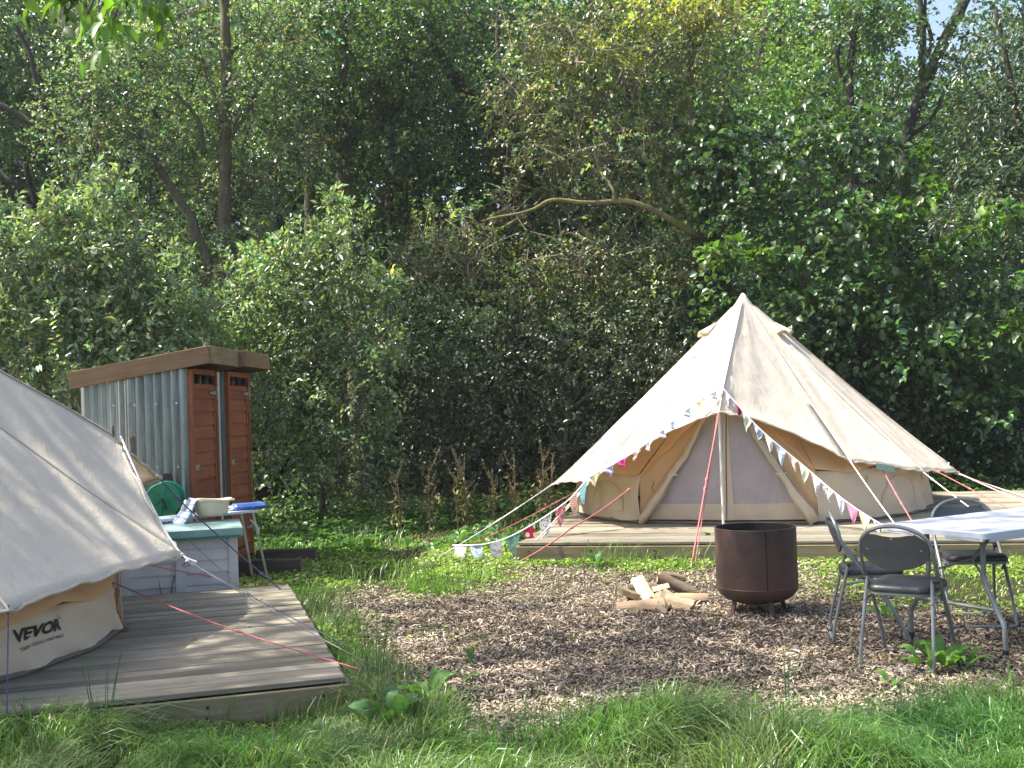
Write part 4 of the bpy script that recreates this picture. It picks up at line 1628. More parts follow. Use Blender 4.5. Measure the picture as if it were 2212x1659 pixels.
logs = [
    ('thick round log with bark, propped up at the back of the pile', 1462, 1292, 0.115, 0.34, -14, -24, 'round', 0.055, 0),
    ('dark round branch lying behind the pile of split logs', 1398, 1283, 0.075, 0.36, 4, 3, 'round', 0.036, 0),
    ('short dark branch end poking out behind the thick round log', 1458, 1276, 0.13, 0.20, -25, -18, 'round', 0.030, 0),
    ('pale split log standing out on top of the pile, pointing at the viewer', 1393, 1304, 0.105, 0.32, -80, -26, 'split', 0.055, 15),
    ('narrow split log at the left side of the pile', 1367, 1305, 0.085, 0.24, -38, -14, 'bark', 0.040, -30),
    ('long split log lying in front at the left of the pile', 1383, 1322, 0.038, 0.38, -6, 2, 'split', 0.050, 30),
    ('split log with ragged top in the middle of the pile', 1415, 1300, 0.110, 0.26, 16, 6, 'bark', 0.046, 160),
    ('wedge shaped split log leaning forward at the front of the pile', 1430, 1319, 0.070, 0.30, -118, -26, 'split', 0.062, 190),
    ('wide pale split log sloping to the right at the front', 1458, 1317, 0.055, 0.32, -28, -14, 'split', 0.055, 40),
    ('pale split log sticking out at the right end of the pile', 1488, 1305, 0.046, 0.34, -4, 0, 'split', 0.042, 20),
    ('brown weathered split log at the back left of the pile', 1382, 1296, 0.060, 0.30, 24, 8, 'bark', 0.044, 100),
]
for i, (lab, u, v, z, L, yaw, pitch, kind, r, roll) in enumerate(logs):
    log_piece(lab, u, v, z * 0.88, L * 0.92, yaw, pitch * 0.85, kind, r * (0.95 if kind == 'round' else 1.2), roll, seed=i + 1)

# ================================================================== TABLE AND CHAIRS
tl, tn = G(1906, 1131, 0.74), G(2132, 1152, 0.74)
sd = (tn - tl).normalized()
ld_ = Vector((-sd.y, sd.x, 0))
TW, TLn = 0.74, 1.80
t = Thing('folding_table', (tl.x, tl.y, 0), 'white plastic folding table with grey metal legs', 'table', rz=math.atan2(ld_.y, ld_.x))
# local: x along the length, y from -TW (near corner side) to 0


def rrect(x0, y0, x1, y1, r, n=6):
    o = []
    for cx, cy, a0 in ((x1 - r, y1 - r, 0), (x0 + r, y1 - r, 90), (x0 + r, y0 + r, 180), (x1 - r, y0 + r, 270)):
        for k in range(n + 1):
            a = R(a0 + 90 * k / n)
            o.append((cx + r * math.cos(a), cy + r * math.sin(a)))
    return o


mb = MB()
o1 = rrect(0, -TW, TLn, 0, 0.05)
o2 = rrect(0.006, -TW + 0.006, TLn - 0.006, -0.006, 0.045)
n = len(o1)
vs = [(x, y, 0.740) for x, y in o2] + [(x, y, 0.734) for x, y in o1] + [(x, y, 0.702) for x, y in o1] + [(x, y, 0.700) for x, y in rrect(0.02, -TW + 0.02, TLn - 0.02, -0.02, 0.04)] + [(x, y, 0.722) for x, y in rrect(0.026, -TW + 0.026, TLn - 0.026, -0.026, 0.04)]
fs = [tuple(range(n))] + [(k * n + i, (k + 1) * n + i, (k + 1) * n + (i + 1) % n, k * n + (i + 1) % n) for k in range(4) for i in range(n)] + [tuple(4 * n + i for i in range(n))[::-1]]
top = t.part('table_top', MB().add(vs, fs), 'white_plastic', 30, world=False)
for x, y, sx, sy in ((0.012, -0.13, 0.022, 0.22), (0.012, -TW + 0.15, 0.022, 0.26), (0.45, -TW + 0.012, 0.8, 0.022), (1.35, -TW + 0.012, 0.8, 0.022)):
    t.part('edge_skirt', MB().box((x + 0.003, y, 0.694), (sx, sy, 0.020), bev=0.004), 'white_plastic', world=False, sub=top)
for xe, s in ((0.20, 1), (TLn - 0.20, -1)):
    yc = -TW / 2
    for q in (-1, 1):
        pts = catmull([(xe, yc + q * 0.20, 0.70), (xe, yc + q * 0.20, 0.52), (xe, yc + q * 0.205, 0.42), (xe - s * 0.01, yc + q * 0.30, 0.24), (xe - s * 0.015, yc + q * 0.335, 0.17), (xe - s * 0.015, yc + q * 0.335, 0.02)], 5)
        leg = t.part('leg', MB().tube(pts, 0.0155, 10), 'frame_grey', True, world=False)
        t.part('foot_cap', MB().tube([(xe - s * 0.015, yc + q * 0.335, 0.045), (xe - s * 0.015, yc + q * 0.335, 0.0)], 0.018, 10), 'black_rubber', True, world=False, sub=leg)
    t.part('cross_bar', MB().tube([(xe - s * 0.008, yc - 0.285, 0.265), (xe - s * 0.008, yc + 0.285, 0.265)], 0.012, 8), 'frame_grey', True, world=False)
    t.part('top_bar', MB().tube([(xe, yc - 0.30, 0.69), (xe, yc + 0.30, 0.69)], 0.014, 8), 'frame_grey', True, world=False)
    for q in (-1, 1):
        t.part('brace', MB().tube([(xe, yc + q * 0.20, 0.44), (xe + s * 0.16, yc, 0.52)], 0.008, 6), 'frame_grey', True, world=False)
    t.part('brace', MB().tube([(xe + s * 0.16, yc, 0.52), (xe + s * 0.42, yc, 0.69)], 0.011, 6), 'frame_grey', True, world=False)


def folding_chair():
    t = Thing('folding_chair', (0, 0, 0), '', 'chair', 'folding chairs round the table')
    P = lambda mb, nm, m, sm=True, sub=None: t.part(nm, mb, m, sm, world=False, sub=sub)
    # long loop: front floor bar, up and back to the arch of the backrest
    hw = 0.205
    side = lambda s: [Vector((s * (hw - 0.02), 0.215, 0.014)), Vector((s * hw, 0.205, 0.05)), Vector((s * hw, 0.16, 0.16)), Vector((s * hw, 0.03, 0.36)), Vector((s * hw, -0.10, 0.53)),
                      Vector((s * hw * 0.99, -0.165, 0.64))]
    arch = []
    for k in range(1, 12):
        a = math.pi * k / 12
        arch.append(Vector((-hw * math.cos(a) * 0.99, -0.165 - 0.055 * math.sin(a), 0.64 + 0.165 * math.sin(a) ** 0.8)))
    pts = [Vector((0, 0.215, 0.012))] + side(-1) + arch + side(1)[::-1]
    P(MB().tube(catmull(pts + [Vector((0, 0.215, 0.012))], 5), 0.0115, 9), 'main_frame', 'frame_grey')
    # rear leg hoop
    rs = lambda s: [Vector((s * (hw - 0.035), -0.235, 0.012)), Vector((s * (hw - 0.005), -0.232, 0.05)), Vector((s * hw * 0.97, -0.215, 0.15)), Vector((s * (hw - 0.024), -0.125, 0.50))]
    P(MB().tube(catmull(rs(-1)[::-1] + [Vector((0, -0.237, 0.012))] + rs(1), 5), 0.0105, 9), 'leg_hoop', 'frame_grey')
    for s in (-1, 1):
        P(MB().tube([(s * (hw - 0.03), -0.125, 0.49), (s * (hw + 0.014), -0.125, 0.495)], 0.013, 8), 'pivot', 'black_rubber')
        for y in (-0.237, 0.215):
            P(MB().tube([(s * 0.12, y, 0.012), (s * 0.15, y, 0.012)], 0.0145, 9), 'glide', 'black_rubber')
        P(MB().tube([(s * (hw - 0.02), 0.03, 0.36), (s * (hw - 0.02), 0.10, 0.425)], 0.008, 6), 'seat_strut', 'frame_grey')
        P(MB().tube([(s * (hw - 0.018), -0.17, 0.37), (s * (hw - 0.018), 0.16, 0.42)], 0.008, 6), 'seat_rail', 'frame_grey')
    # padded seat
    o1 = rrect(-0.195, -0.175, 0.195, 0.205, 0.07)
    o1 = [(x * (1 - 0.10 * (0.2 - y) / 0.4), y) for x, y in o1]
    n = len(o1)
    rings = [(0.86, 0.430), (0.99, 0.432), (1.0, 0.444), (0.975, 0.462), (0.88, 0.472), (0.55, 0.476)]
    vs = [(x * s, 0.015 + (y - 0.015) * s, z - 0.02 * (0.2 - y)) for s, z in rings for x, y in o1]
    fs = [tuple(range(n))[::-1], tuple((len(rings) - 1) * n + k for k in range(n))] + [(r_ * n + i, r_ * n + (i + 1) % n, (r_ + 1) * n + (i + 1) % n, (r_ + 1) * n + i) for r_ in range(len(rings) - 1) for i in range(n)]
    P(MB().add(vs, fs), 'seat', 'chair_pad', 60)
    P(MB().add([(x * s, 0.015 + (y - 0.015) * s, z - 0.02 * (0.2 - y)) for s, z in ((0.95, 0.412), (0.97, 0.416), (0.97, 0.4295)) for x, y in o1],
               [tuple(range(n))[::-1]] + [(r_ * n + i, r_ * n + (i + 1) % n, (r_ + 1) * n + (i + 1) % n, (r_ + 1) * n + i) for r_ in range(2) for i in range(n)]), 'seat_pan', 'frame_grey', 30)
    # backrest panel with its hand hole at the top
    ot = []
    for k in range(13):
        a = math.pi * k / 12
        x = -0.188 * math.cos(a)
        z = 0.655 + 0.135 * max(0.0, math.sin(a)) ** 0.8
        if 4 <= k <= 8:
            z = min(z, 0.757 if k in (4, 8) else 0.748 - (0.004 if k == 6 else 0))
        ot.append((x, z))
    ob = [(0.188 * math.cos(a), 0.655 - 0.105 * math.sin(a)) for a in [math.pi * k / 14 for k in range(1, 14)]]
    outl = ot + ob
    bend = lambda x, z, d: (x, -0.168 - 0.052 * min(1, max(0, (z - 0.64) / 0.16)) + 0.06 * (max(0.0, 0.655 - z) / 0.11) * 0.5 - 0.035 * (1 - (x / 0.19) ** 2) + d, z)
    cx, cz = 0.0, 0.66
    rings = [1.0, 0.72, 0.42, 0.15]
    vs, fs = [], []
    n = len(outl)
    for d in (-0.006, 0.006):
        for s in rings:
            for x, z in outl:
                X, Z = cx + (x - cx) * s, cz + (z - cz) * s
                vs.append(bend(X, Z, d))
    m = len(rings)
    for h in (0, 1):
        b0 = h * m * n
        for r_ in range(m - 1):
            for i in range(n):
                q = (b0 + r_ * n + i, b0 + r_ * n + (i + 1) % n, b0 + (r_ + 1) * n + (i + 1) % n, b0 + (r_ + 1) * n + i)
                fs.append(q if h == 0 else q[::-1])
        q = tuple(b0 + (m - 1) * n + i for i in range(n))
        fs.append(q if h == 0 else q[::-1])
    for i in range(n):
        fs.append((i, m * n + i, m * n + (i + 1) % n, (i + 1) % n))
    back = P(MB().add(vs, fs), 'backrest', 'chair_panel', 45)
    for x, z in ((-0.15, 0.67), (0.15, 0.67), (0.0, 0.735)):
        b = bend(x, z, -0.008)
        P(MB().tube([b, (b[0], b[1] - 0.003, b[2])], 0.005, 7), 'rivet', 'tin', sub=back)
    return t.o


c1 = folding_chair()
c2 = copy_tree(c1)
c3 = copy_tree(c1)
for o, (x, y), fwd, lab in ((c1, (2.23, 6.43), (0.58, 0.81), 'grey folding chair with its back to us before the table end'),
                            (c2, (2.22, 7.10), (0.97, -0.22), 'grey folding chair seen side-on behind the nearest chair'),
                            (c3, (3.04, 7.48), (-0.12, -0.99), 'grey folding chair beyond the table, only its back top and seat showing')):
    o.location = (x, y, 0.004)
    o.rotation_euler = (0, 0, math.atan2(-fwd[0], fwd[1]))
    o['label'] = lab


# ================================================================== TREES AND SHRUBS
def CL_(u, v, Y, ru, rv, n, rd=None):
    k = Y / FPX
    return (tuple(W(u, v, Y)), (ru * k, rd if rd else (ru + rv) * 0.5 * k, rv * k), n)


def fill(u0, u1, v0, v1, Y0, Y1, nc, r, n, seed=0, keep=None):
    rd = random.Random(seed)
    out = []
    for _ in range(nc):
        u, v, Y = rd.uniform(u0, u1), rd.uniform(v0, v1), rd.uniform(Y0, Y1)
        if keep and not keep(u, v):
            continue
        q = r * rd.uniform(0.65, 1.35)
        out.append((tuple(W(u, v, Y)), (q * 1.15, q, q * 0.8), int(n * q * q / (r * r))))
    return out


GREEN = (0.080, 0.135, 0.045)
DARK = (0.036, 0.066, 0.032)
OLIVE = (0.150, 0.172, 0.078)
BRIGHT = (0.115, 0.200, 0.036)
GREY = (0.135, 0.172, 0.105)
YEL = (0.31, 0.29, 0.060)


def tree(name, label, base, trunk, r0, r1, bark, limbs, sprays, mat='leaf', cat='tree', group=None, twigs=0, twig_mat='twig_pale'):
    """trunk: list of points from the ground up; limbs: (points, start radius, end radius); sprays: kwargs for spray()"""
    base = Vector((base[0], base[1], 0.0))
    t = Thing(name, base, label, cat, group)
    path = catmull(trunk, 6)
    n = len(path)
    rad = [r0 + (r1 - r0) * (i / (n - 1)) ** 0.8 for i in range(n)]
    rad[0] *= 1.5
    rad[1] *= 1.2
    mb = MB().tube(path, rad, 10)
    mb.v = [tuple(Vector(p) + Vector((noise.noise(Vector(p) * 5), noise.noise(Vector(p) * 5 + Vector((9, 0, 0))), 0)) * r0 * 0.16) for p in mb.v]
    tr = t.part('trunk', mb, bark, 'all')
    for pts, a, b in limbs:
        p = catmull(pts, 5)
        m = len(p)
        p = [q + Vector((noise.noise(q * 2.3), noise.noise(q * 2.3 + Vector((5, 0, 0))), noise.noise(q * 2.3 + Vector((0, 7, 0))))) * min(0.05, a * 0.7) * (i > 0) for i, q in enumerate(p)]
        t.part('limb', MB().tube(p, [a + (b - a) * i / (m - 1) for i in range(m)], 7), bark, 'all', sub=tr)
    allv = []
    tw = MB()
    for kw in sprays:
        v, f, c, tws = spray(**kw)
        allv.append((v, f, c))
        if twigs:
            for b, d, l in tws:
                for i in range(0, len(b), max(1, int(1 / twigs))):
                    p0 = Vector(b[i]) - Vector(d[i]) * float(l[i]) * 0.8
                    tw.tube([p0, Vector(b[i]), Vector(b[i]) + Vector(d[i]) * float(l[i]) * 0.9 - Vector((0, 0, 0.04))], [0.011, 0.008, 0.003], 3, caps=False)
    crown_obj('crown', t.o, allv, mat, base)
    if twigs and tw.v:
        o = t.part('twigs', tw, twig_mat, sub=tr, kind='stuff')
    return t


def auto_limbs(trunk, clumps, k, r, rd):
    """limbs from the trunk out to some of the clumps"""
    out = []
    cl = list(clumps)
    rd.shuffle(cl)
    for c, _, _ in cl[:k]:
        c = Vector(c)
        cand = [p for p in trunk if p.z < c.z - 0.2] or [trunk[0]]
        s = max(cand, key=lambda p: p.z - 0.35 * (p - c).length)
        m = s.lerp(c, 0.5) + Vector((rd.uniform(-0.2, 0.2), rd.uniform(-0.2, 0.2), rd.uniform(0.0, 0.35)))
        out.append(([s, m, c], r, r * 0.25))
    return out


rd = random.Random(21)

# ---- far trees, a closed wall of crowns behind the clearing
far_specs = [  # (u, Y, top v, radius px, tone, label)
    (-190, 27, -60, 260, DARK, 'dark far tree standing out at the left picture edge'),
    (60, 29, -140, 280, GREEN, 'far tree crown rising over the forked dark trunk'),
    (330, 26.5, -90, 260, GREY, 'grey-green far tree directly behind the sheds'),
    (610, 30, -160, 300, BRIGHT, 'bright green far tree glowing between the two slim trunks'),
    (860, 26, -100, 270, DARK, 'dark far tree behind the tall double trunk'),
    (1090, 28.5, -150, 290, DARK, 'very dark far tree behind the leaning black trunk'),
    (1340, 27, -130, 270, GREEN, 'far tree behind the yellowing crown'),
    (1600, 31, -60, 280, OLIVE, 'olive green far tree above the tip of the far tent'),
    (1830, 29, 120, 240, GREEN, 'far tree with sky showing through its top'),
    (2080, 33, 190, 260, GREEN, 'thin far tree below the bright sky gaps'),
    (2350, 27, 0, 280, DARK, 'dark far tree at the right picture edge'),
]
for i, (u, Y, tv, ru, tone, lab) in enumerate(far_specs):
    r2 = random.Random(100 + i)
    b = W(u, 900, Y)
    trunk = [Vector((b.x, Y, 0)), W(u + r2.uniform(-30, 30), 600, Y), W(u + r2.uniform(-50, 50), 300, Y), W(u + r2.uniform(-60, 60), max(tv + 60, 40), Y)]
    cl = []
    for k in range(46):
        vv = r2.uniform(tv, 900)
        prof = 0.55 + 0.45 * math.sin(math.pi * min(1, (vv - tv) / (960 - tv)) ** 0.7)
        uu = u + r2.uniform(-1, 1) * ru * prof
        q = r2.uniform(0.8, 1.5)
        cl.append((tuple(W(uu, vv, Y + r2.uniform(-2.0, 2.0))), (q * 1.2, q, q * 0.8), int((440 if i not in (8, 9) else 230) * q)))
    tree('woodland_tree', lab, b, trunk, 0.24, 0.05, 'bark_dark', auto_limbs(trunk, cl, 9, 0.07, r2),
         [dict(clumps=cl, ln=0.155, wd=0.098, base_col=tone, col_var=0.45, per_twig=8, twig_len=0.7)], group='far trees closing off the clearing')

# ---- understorey mass between the trunks
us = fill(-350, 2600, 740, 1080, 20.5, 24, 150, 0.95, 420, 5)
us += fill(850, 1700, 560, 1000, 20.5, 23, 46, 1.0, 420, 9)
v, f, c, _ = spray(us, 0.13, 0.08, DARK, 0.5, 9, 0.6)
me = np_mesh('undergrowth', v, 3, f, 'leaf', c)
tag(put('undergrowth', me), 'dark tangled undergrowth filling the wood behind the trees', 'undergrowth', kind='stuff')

bk = fill(-500, 2750, -120, 940, 34, 38, 430, 1.9, 330, 15, keep=lambda u, v: not (u > 1800 and v < 330))
v, f, c, _ = spray(bk, 0.30, 0.20, GREEN, 0.5, 8, 1.1)
me = np_mesh('far_wood', v, 3, f, 'leaf', c)
tag(put('far_wood', me), 'mass of leaves deep in the wood behind all the trees', 'wood', kind='stuff')

# ---- dark forked tree at the left
Y = 20.5
trunk = [Vector((W(190, 900, Y).x, Y, 0)), W(188, 700, Y), W(188, 480, Y), W(183, 350, Y)]
cl = fill(-120, 330, -40, 400, Y + 0.1, Y + 2.2, 32, 0.65, 360, 31)
tree('forked_tree', 'dark tree forking low above the bushes at the left', trunk[0], trunk, 0.20, 0.15, 'bark_dark',
     [([W(183, 355, Y), W(120, 300, Y), W(60, 262, Y), W(-20, 215, Y)], 0.12, 0.05),
      ([W(184, 355, Y), W(210, 290, Y), W(215, 200, Y), W(235, 60, Y)], 0.10, 0.03),
      ([W(120, 300, Y), W(95, 220, Y), W(60, 110, Y), W(20, 40, Y)], 0.07, 0.03),
      ([W(80, 470, Y + 0.5), W(40, 410, Y), W(-10, 360, Y)], 0.07, 0.04),
      ([Vector((W(75, 900, Y).x, Y + 0.4, 0)), W(85, 640, Y + 0.5), W(80, 470, Y + 0.5), W(55, 350, Y)], 0.09, 0.05)],
     [dict(clumps=cl, ln=0.10, wd=0.065, base_col=(0.045, 0.08, 0.035), col_var=0.4)])

# ---- slim tree behind the sheds with airy pale foliage
Y = 17.0
trunk = [Vector((W(474, 900, Y).x, Y, 0)), W(474, 740, Y), W(482, 560, Y), W(486, 380, Y), W(490, 200, Y), W(486, 40, Y), W(480, -60, Y)]
cl = [CL_(*a) for a in ((250, 130, Y - .3, 120, 70, 1500), (170, 200, Y, 70, 60, 800), (330, 90, Y - .5, 110, 60, 1300), (420, 190, Y + .3, 90, 80, 1200), (540, 230, Y - .4, 90, 90, 1300), (600, 120, Y, 90, 80, 1200),
                       (580, 30, Y, 100, 60, 1100), (420, 40, Y + .3, 110, 60, 1200), (300, 300, Y - .2, 100, 60, 1100), (200, 330, Y - .5, 80, 60, 900), (390, 330, Y + .3, 80, 90, 1200), (560, 400, Y, 60, 80, 700),
                       (410, 480, Y + .4, 60, 90, 800), (380, 560, Y, 80, 80, 900), (520, 560, Y - .4, 70, 90, 900), (430, 660, Y - .6, 60, 80, 800), (500, 680, Y - .5, 60, 60, 700), (120, 280, Y, 60, 60, 600), (660, 300, Y, 70, 80, 800),
                       (480, 300, Y + .9, 70, 120, 700), (600, 470, Y + .4, 50, 60, 300))]
tree('slim_tree', 'tall slim tree with airy pale leaves rising behind the sheds', trunk[0], trunk, 0.125, 0.065, 'bark_brown',
     [([W(476, 640, Y), W(430, 520, Y), W(395, 440, Y), W(335, 345, Y), W(290, 262, Y), W(270, 190, Y)], 0.09, 0.035),
      ([W(335, 345, Y), W(290, 300, Y), W(240, 275, Y), W(190, 265, Y)], 0.06, 0.02),
      ([W(440, 330, Y), W(430, 270, Y), W(395, 220, Y), W(365, 195, Y)], 0.05, 0.015),
      ([W(486, 340, Y), W(460, 200, Y), W(440, 150, Y), W(420, 60, Y)], 0.04, 0.012),
      ([W(490, 120, Y), W(515, 100, Y), W(543, 88, Y)], 0.045, 0.02),
      ([W(488, 320, Y), W(540, 230, Y), W(590, 130, Y)], 0.04, 0.012),
      ([W(486, 460, Y), W(540, 400, Y), W(620, 330, Y)], 0.03, 0.01)],
     [dict(clumps=[((c[0], c[1] + 0.22, c[2]), r_, int(n * 1.15)) for c, r_, n in cl], ln=0.060, wd=0.044, base_col=GREY, col_var=0.45, per_twig=12, twig_len=0.42, hue=0.22)], twigs=0.25, twig_mat='bark_brown')

# ---- tall double trunk right of it
Y = 19.5
trunk = [Vector((W(772, 900, Y).x, Y, 0)), W(770, 700, Y), W(760, 520, Y), W(742, 380, Y), W(738, 250, Y), W(742, 120, Y), W(735, -20, Y)]
cl = fill(600, 960, -40, 330, Y - 1.0, Y + 1.2, 30, 0.55, 560, 41) + fill(800, 930, 330, 560, Y + .2, Y + 1.5, 6, 0.45, 300, 42)
tree('tall_tree', 'tall tree with a bare brown trunk in the gap left of centre', trunk[0], trunk, 0.19, 0.08, 'bark_brown',
     [([W(745, 300, Y), W(715, 240, Y), W(690, 195, Y), W(660, 150, Y)], 0.07, 0.03), ([W(742, 330, Y), W(790, 240, Y), W(830, 160, Y), W(900, 110, Y)], 0.06, 0.02),
      ([W(742, 300, Y), W(700, 280, Y), W(650, 240, Y)], 0.05, 0.015), ([W(738, 160, Y), W(790, 150, Y), W(850, 165, Y)], 0.035, 0.01),
      ([W(770, 560, Y), W(800, 520, Y), W(838, 565, Y)], 0.04, 0.012)],
     [dict(clumps=cl, ln=0.085, wd=0.056, base_col=(0.062, 0.095, 0.040), col_var=0.45, per_twig=10)])
Y = 22.0
trunk = [Vector((W(668, 900, Y).x, Y, 0)), W(668, 620, Y), W(670, 470, Y), W(665, 330, Y), W(650, 220, Y), W(655, 80, Y)]
cl = fill(560, 760, 0, 260, Y - 1, Y + 1, 12, 0.6, 330, 43)
tree('bare_trunk_tree', 'reddish bare trunk standing in the gap between two trees', trunk[0], trunk, 0.15, 0.07, 'bark_brown',
     [([W(668, 420, Y), W(690, 350, Y), W(715, 290, Y)], 0.05, 0.02), ([W(665, 330, Y), W(640, 260, Y), W(600, 200, Y)], 0.05, 0.02)],
     [dict(clumps=cl, ln=0.10, wd=0.065, base_col=GREEN, col_var=0.4)])
# slim trunks seen in the gap
for u, Y, w_, lab in ((600, 24, 0.10, 'thin dark trunk deep in the wood, left of the bare reddish one'), (845, 23, 0.13, 'thin dark trunk deep in the wood beside the tall tree'), (640, 25.5, 0.07, 'very thin pale trunk deep in the wood')):
    trunk = [Vector((W(u, 900, Y).x, Y, 0)), W(u + 6, 600, Y), W(u - 5, 380, Y), W(u + 12, 100, Y)]
    cl = fill(u - 90, u + 90, 0, 240, Y - 1, Y + 1, 7, 0.6, 260, int(u))
    tree('thin_tree', lab, trunk[0], trunk, w_, w_ * 0.5, 'bark_dark', [([W(u, 400, Y), W(u + 40, 300, Y), W(u + 70, 200, Y)], 0.04, 0.01)],
         [dict(clumps=cl, ln=0.10, wd=0.065, base_col=GREEN, col_var=0.4)], group='thin trunks deep in the wood')

# ---- dark leaning tree in the middle
Y = 21.0
trunk = [Vector((W(1120, 900, Y).x, Y, 0)), W(1110, 600, Y), W(1085, 330, Y), W(1040, 225, Y), W(975, 160, Y), W(930, 80, Y)]
cl = fill(880, 1180, -20, 330, Y - 0.6, Y + 1.4, 26, 0.62, 420, 51)
tree('leaning_tree', 'black leaning trunk under dark leaves near the middle', trunk[0], trunk, 0.22, 0.09, 'bark_dark',
     [([W(1085, 330, Y), W(1090, 200, Y), W(1075, 80, Y), W(1080, 0, Y)], 0.09, 0.03), ([W(1050, 240, Y), W(1090, 180, Y), W(1150, 130, Y)], 0.05, 0.015)],
     [dict(clumps=cl, ln=0.085, wd=0.055, base_col=DARK, col_var=0.45)])

# ---- yellowing tree in the middle with the mossy bare branch
Y = 18.2
trunk = [Vector((W(1545, 900, Y).x, Y, 0)), W(1545, 760, Y), W(1548, 620, Y), W(1545, 520, Y), W(1500, 330, Y), W(1490, 200, Y), W(1500, 60, Y), W(1510, -30, Y)]
cl = [CL_(*a) for a in ((1180, 90, Y, 120, 80, 1500), (1300, 60, Y + .3, 110, 70, 1300), (1120, 210, Y, 90, 80, 1000), (1230, 200, Y - .4, 110, 80, 1300), (1340, 180, Y, 110, 80, 1200), (1440, 110, Y - .3, 110, 80, 1200),
                       (1530, 70, Y, 100, 70, 1000), (1560, 190, Y, 80, 90, 900), (1180, 330, Y - .3, 110, 70, 1100), (1300, 330, Y - .5, 120, 70, 1100), (1420, 290, Y, 100, 80, 1000), (1120, 440, Y, 80, 60, 500),
                       (1250, 560, Y - .5, 130, 70, 1300), (1380, 560, Y - .4, 120, 70, 1100), (1150, 600, Y - .3, 90, 70, 800), (1330, 650, Y - .2, 130, 60, 1000), (1460, 620, Y - .4, 80, 80, 700), (980, 500, Y - .4, 90, 60, 800),
                       (930, 560, Y - .5, 80, 70, 800), (1050, 560, Y - .4, 80, 70, 700), (1420, 420, Y + .2, 110, 50, 600), (1230, 440, Y + .4, 120, 40, 500), (1480, 440, Y, 70, 60, 500))]
cly = [CL_(*a) for a in ((1470, 40, Y - .4, 80, 50, 650), (1560, 20, Y - .5, 70, 40, 450), (1400, 30, Y - .3, 60, 40, 350), (1320, 110, Y - .5, 70, 40, 300), (1240, 130, Y - .5, 60, 30, 250))]
lm = [([W(1548, 535, Y), W(1500, 505, Y - .7), W(1440, 468, Y - 1.0), W(1390, 445, Y - 1.1), W(1340, 434, Y - 1.1), W(1280, 436, Y - 1.1), W(1190, 432, Y - 1.1), W(1140, 455, Y - 1.1), W(1040, 478, Y - 1.2)], 0.062, 0.018),
      ([W(1325, 436, Y - 1.1), W(1322, 405, Y - 1.1), W(1290, 360, Y - .8), W(1285, 300, Y - .5), W(1275, 220, Y - .3), W(1230, 130, Y)], 0.032, 0.008),
      ([W(1290, 360, Y), W(1310, 320, Y), W(1312, 280, Y), W(1300, 240, Y)], 0.025, 0.008),
      ([W(1140, 455, Y - .3), W(1090, 490, Y - .3), W(1060, 496, Y - .3), W(1020, 480, Y - .3)], 0.03, 0.008),
      ([W(1340, 434, Y), W(1370, 395, Y), W(1400, 378, Y)], 0.02, 0.006),
      ([W(1390, 445, Y), W(1360, 480, Y - .2), W(1330, 530, Y - .2), W(1310, 590, Y - .3)], 0.02, 0.006),
      ([W(1500, 330, Y), W(1530, 210, Y), W(1570, 110, Y), W(1600, 30, Y)], 0.035, 0.01),
      ([W(1495, 260, Y), W(1440, 160, Y), W(1420, 60, Y)], 0.03, 0.01)]
tree('yellowing_tree', 'tree with small yellowing leaves and a bare mossy branch', trunk[0], trunk, 0.13, 0.04, 'bark_mossy', lm,
     [dict(clumps=cl, ln=0.070, wd=0.046, base_col=OLIVE, col_var=0.5, per_twig=10, twig_len=0.42, hue=0.22),
      dict(clumps=cly, ln=0.075, wd=0.05, base_col=YEL, col_var=0.4, per_twig=10, twig_len=0.42, hue=0.15)], twigs=0.35)
# bare twigs hanging under the mossy branch
tb = Thing('bare_twig_bush', Vector((W(1200, 900, 17.6).x, 17.6, 0)), 'tangle of bare pale twigs hanging below the mossy branch', 'shrub')
mb = MB()
r3 = random.Random(77)
for k in range(46):
    a = W(r3.uniform(1020, 1460), r3.uniform(470, 620), 17.6 + r3.uniform(-.3, .3))
    d = Vector((r3.uniform(-0.5, 0.5), r3.uniform(-0.2, 0.2), r3.uniform(-0.8, 0.1)))
    pts = catmull([a, a + d * 0.4 + Vector((r3.uniform(-.1, .1), 0, r3.uniform(-.1, .1))), a + d * 0.8 + Vector((r3.uniform(-.15, .15), 0, r3.uniform(-.2, .1)))], 4)
    mb.tube(pts, [0.010 - 0.007 * i / (len(pts) - 1) for i in range(len(pts))], 4, caps=False)
tb.part('twigs', mb, 'twig_pale', True, kind='stuff')
cl = fill(900, 1480, 600, 760, 17.0, 17.8, 16, 0.42, 420, 78)
v, f, c, _ = spray(cl, 0.06, 0.04, OLIVE, 0.5, 10, 0.4, hue=0.2)
crown_obj('foliage', tb.o, [(v, f, c)], 'leaf', tb.o.location)

# ---- ivy-clad trunk beside the tent tip
Y = 17.6
iv = [CL_(*a) for a in ((1540, 380, Y, 40, 80, 700), (1555, 480, Y, 38, 70, 650), (1545, 570, Y, 36, 60, 600), (1552, 650, Y, 30, 60, 500), (1575, 300, Y, 50, 60, 500), (1555, 720, Y, 26, 50, 300))]
trunk = [Vector((W(1556, 900, Y).x, Y, 0)), W(1556, 700, Y), W(1550, 500, Y), W(1560, 330, Y), W(1575, 250, Y)]
tree('ivy_trunk', 'tree trunk wrapped in bright ivy above the tent tip', trunk[0], trunk, 0.09, 0.04, 'bark_brown', [],
     [dict(clumps=iv, ln=0.085, wd=0.075, base_col=(0.062, 0.125, 0.026), col_var=0.35, per_twig=7, twig_len=0.2, droop=0.6)], mat='leaf_glossy')

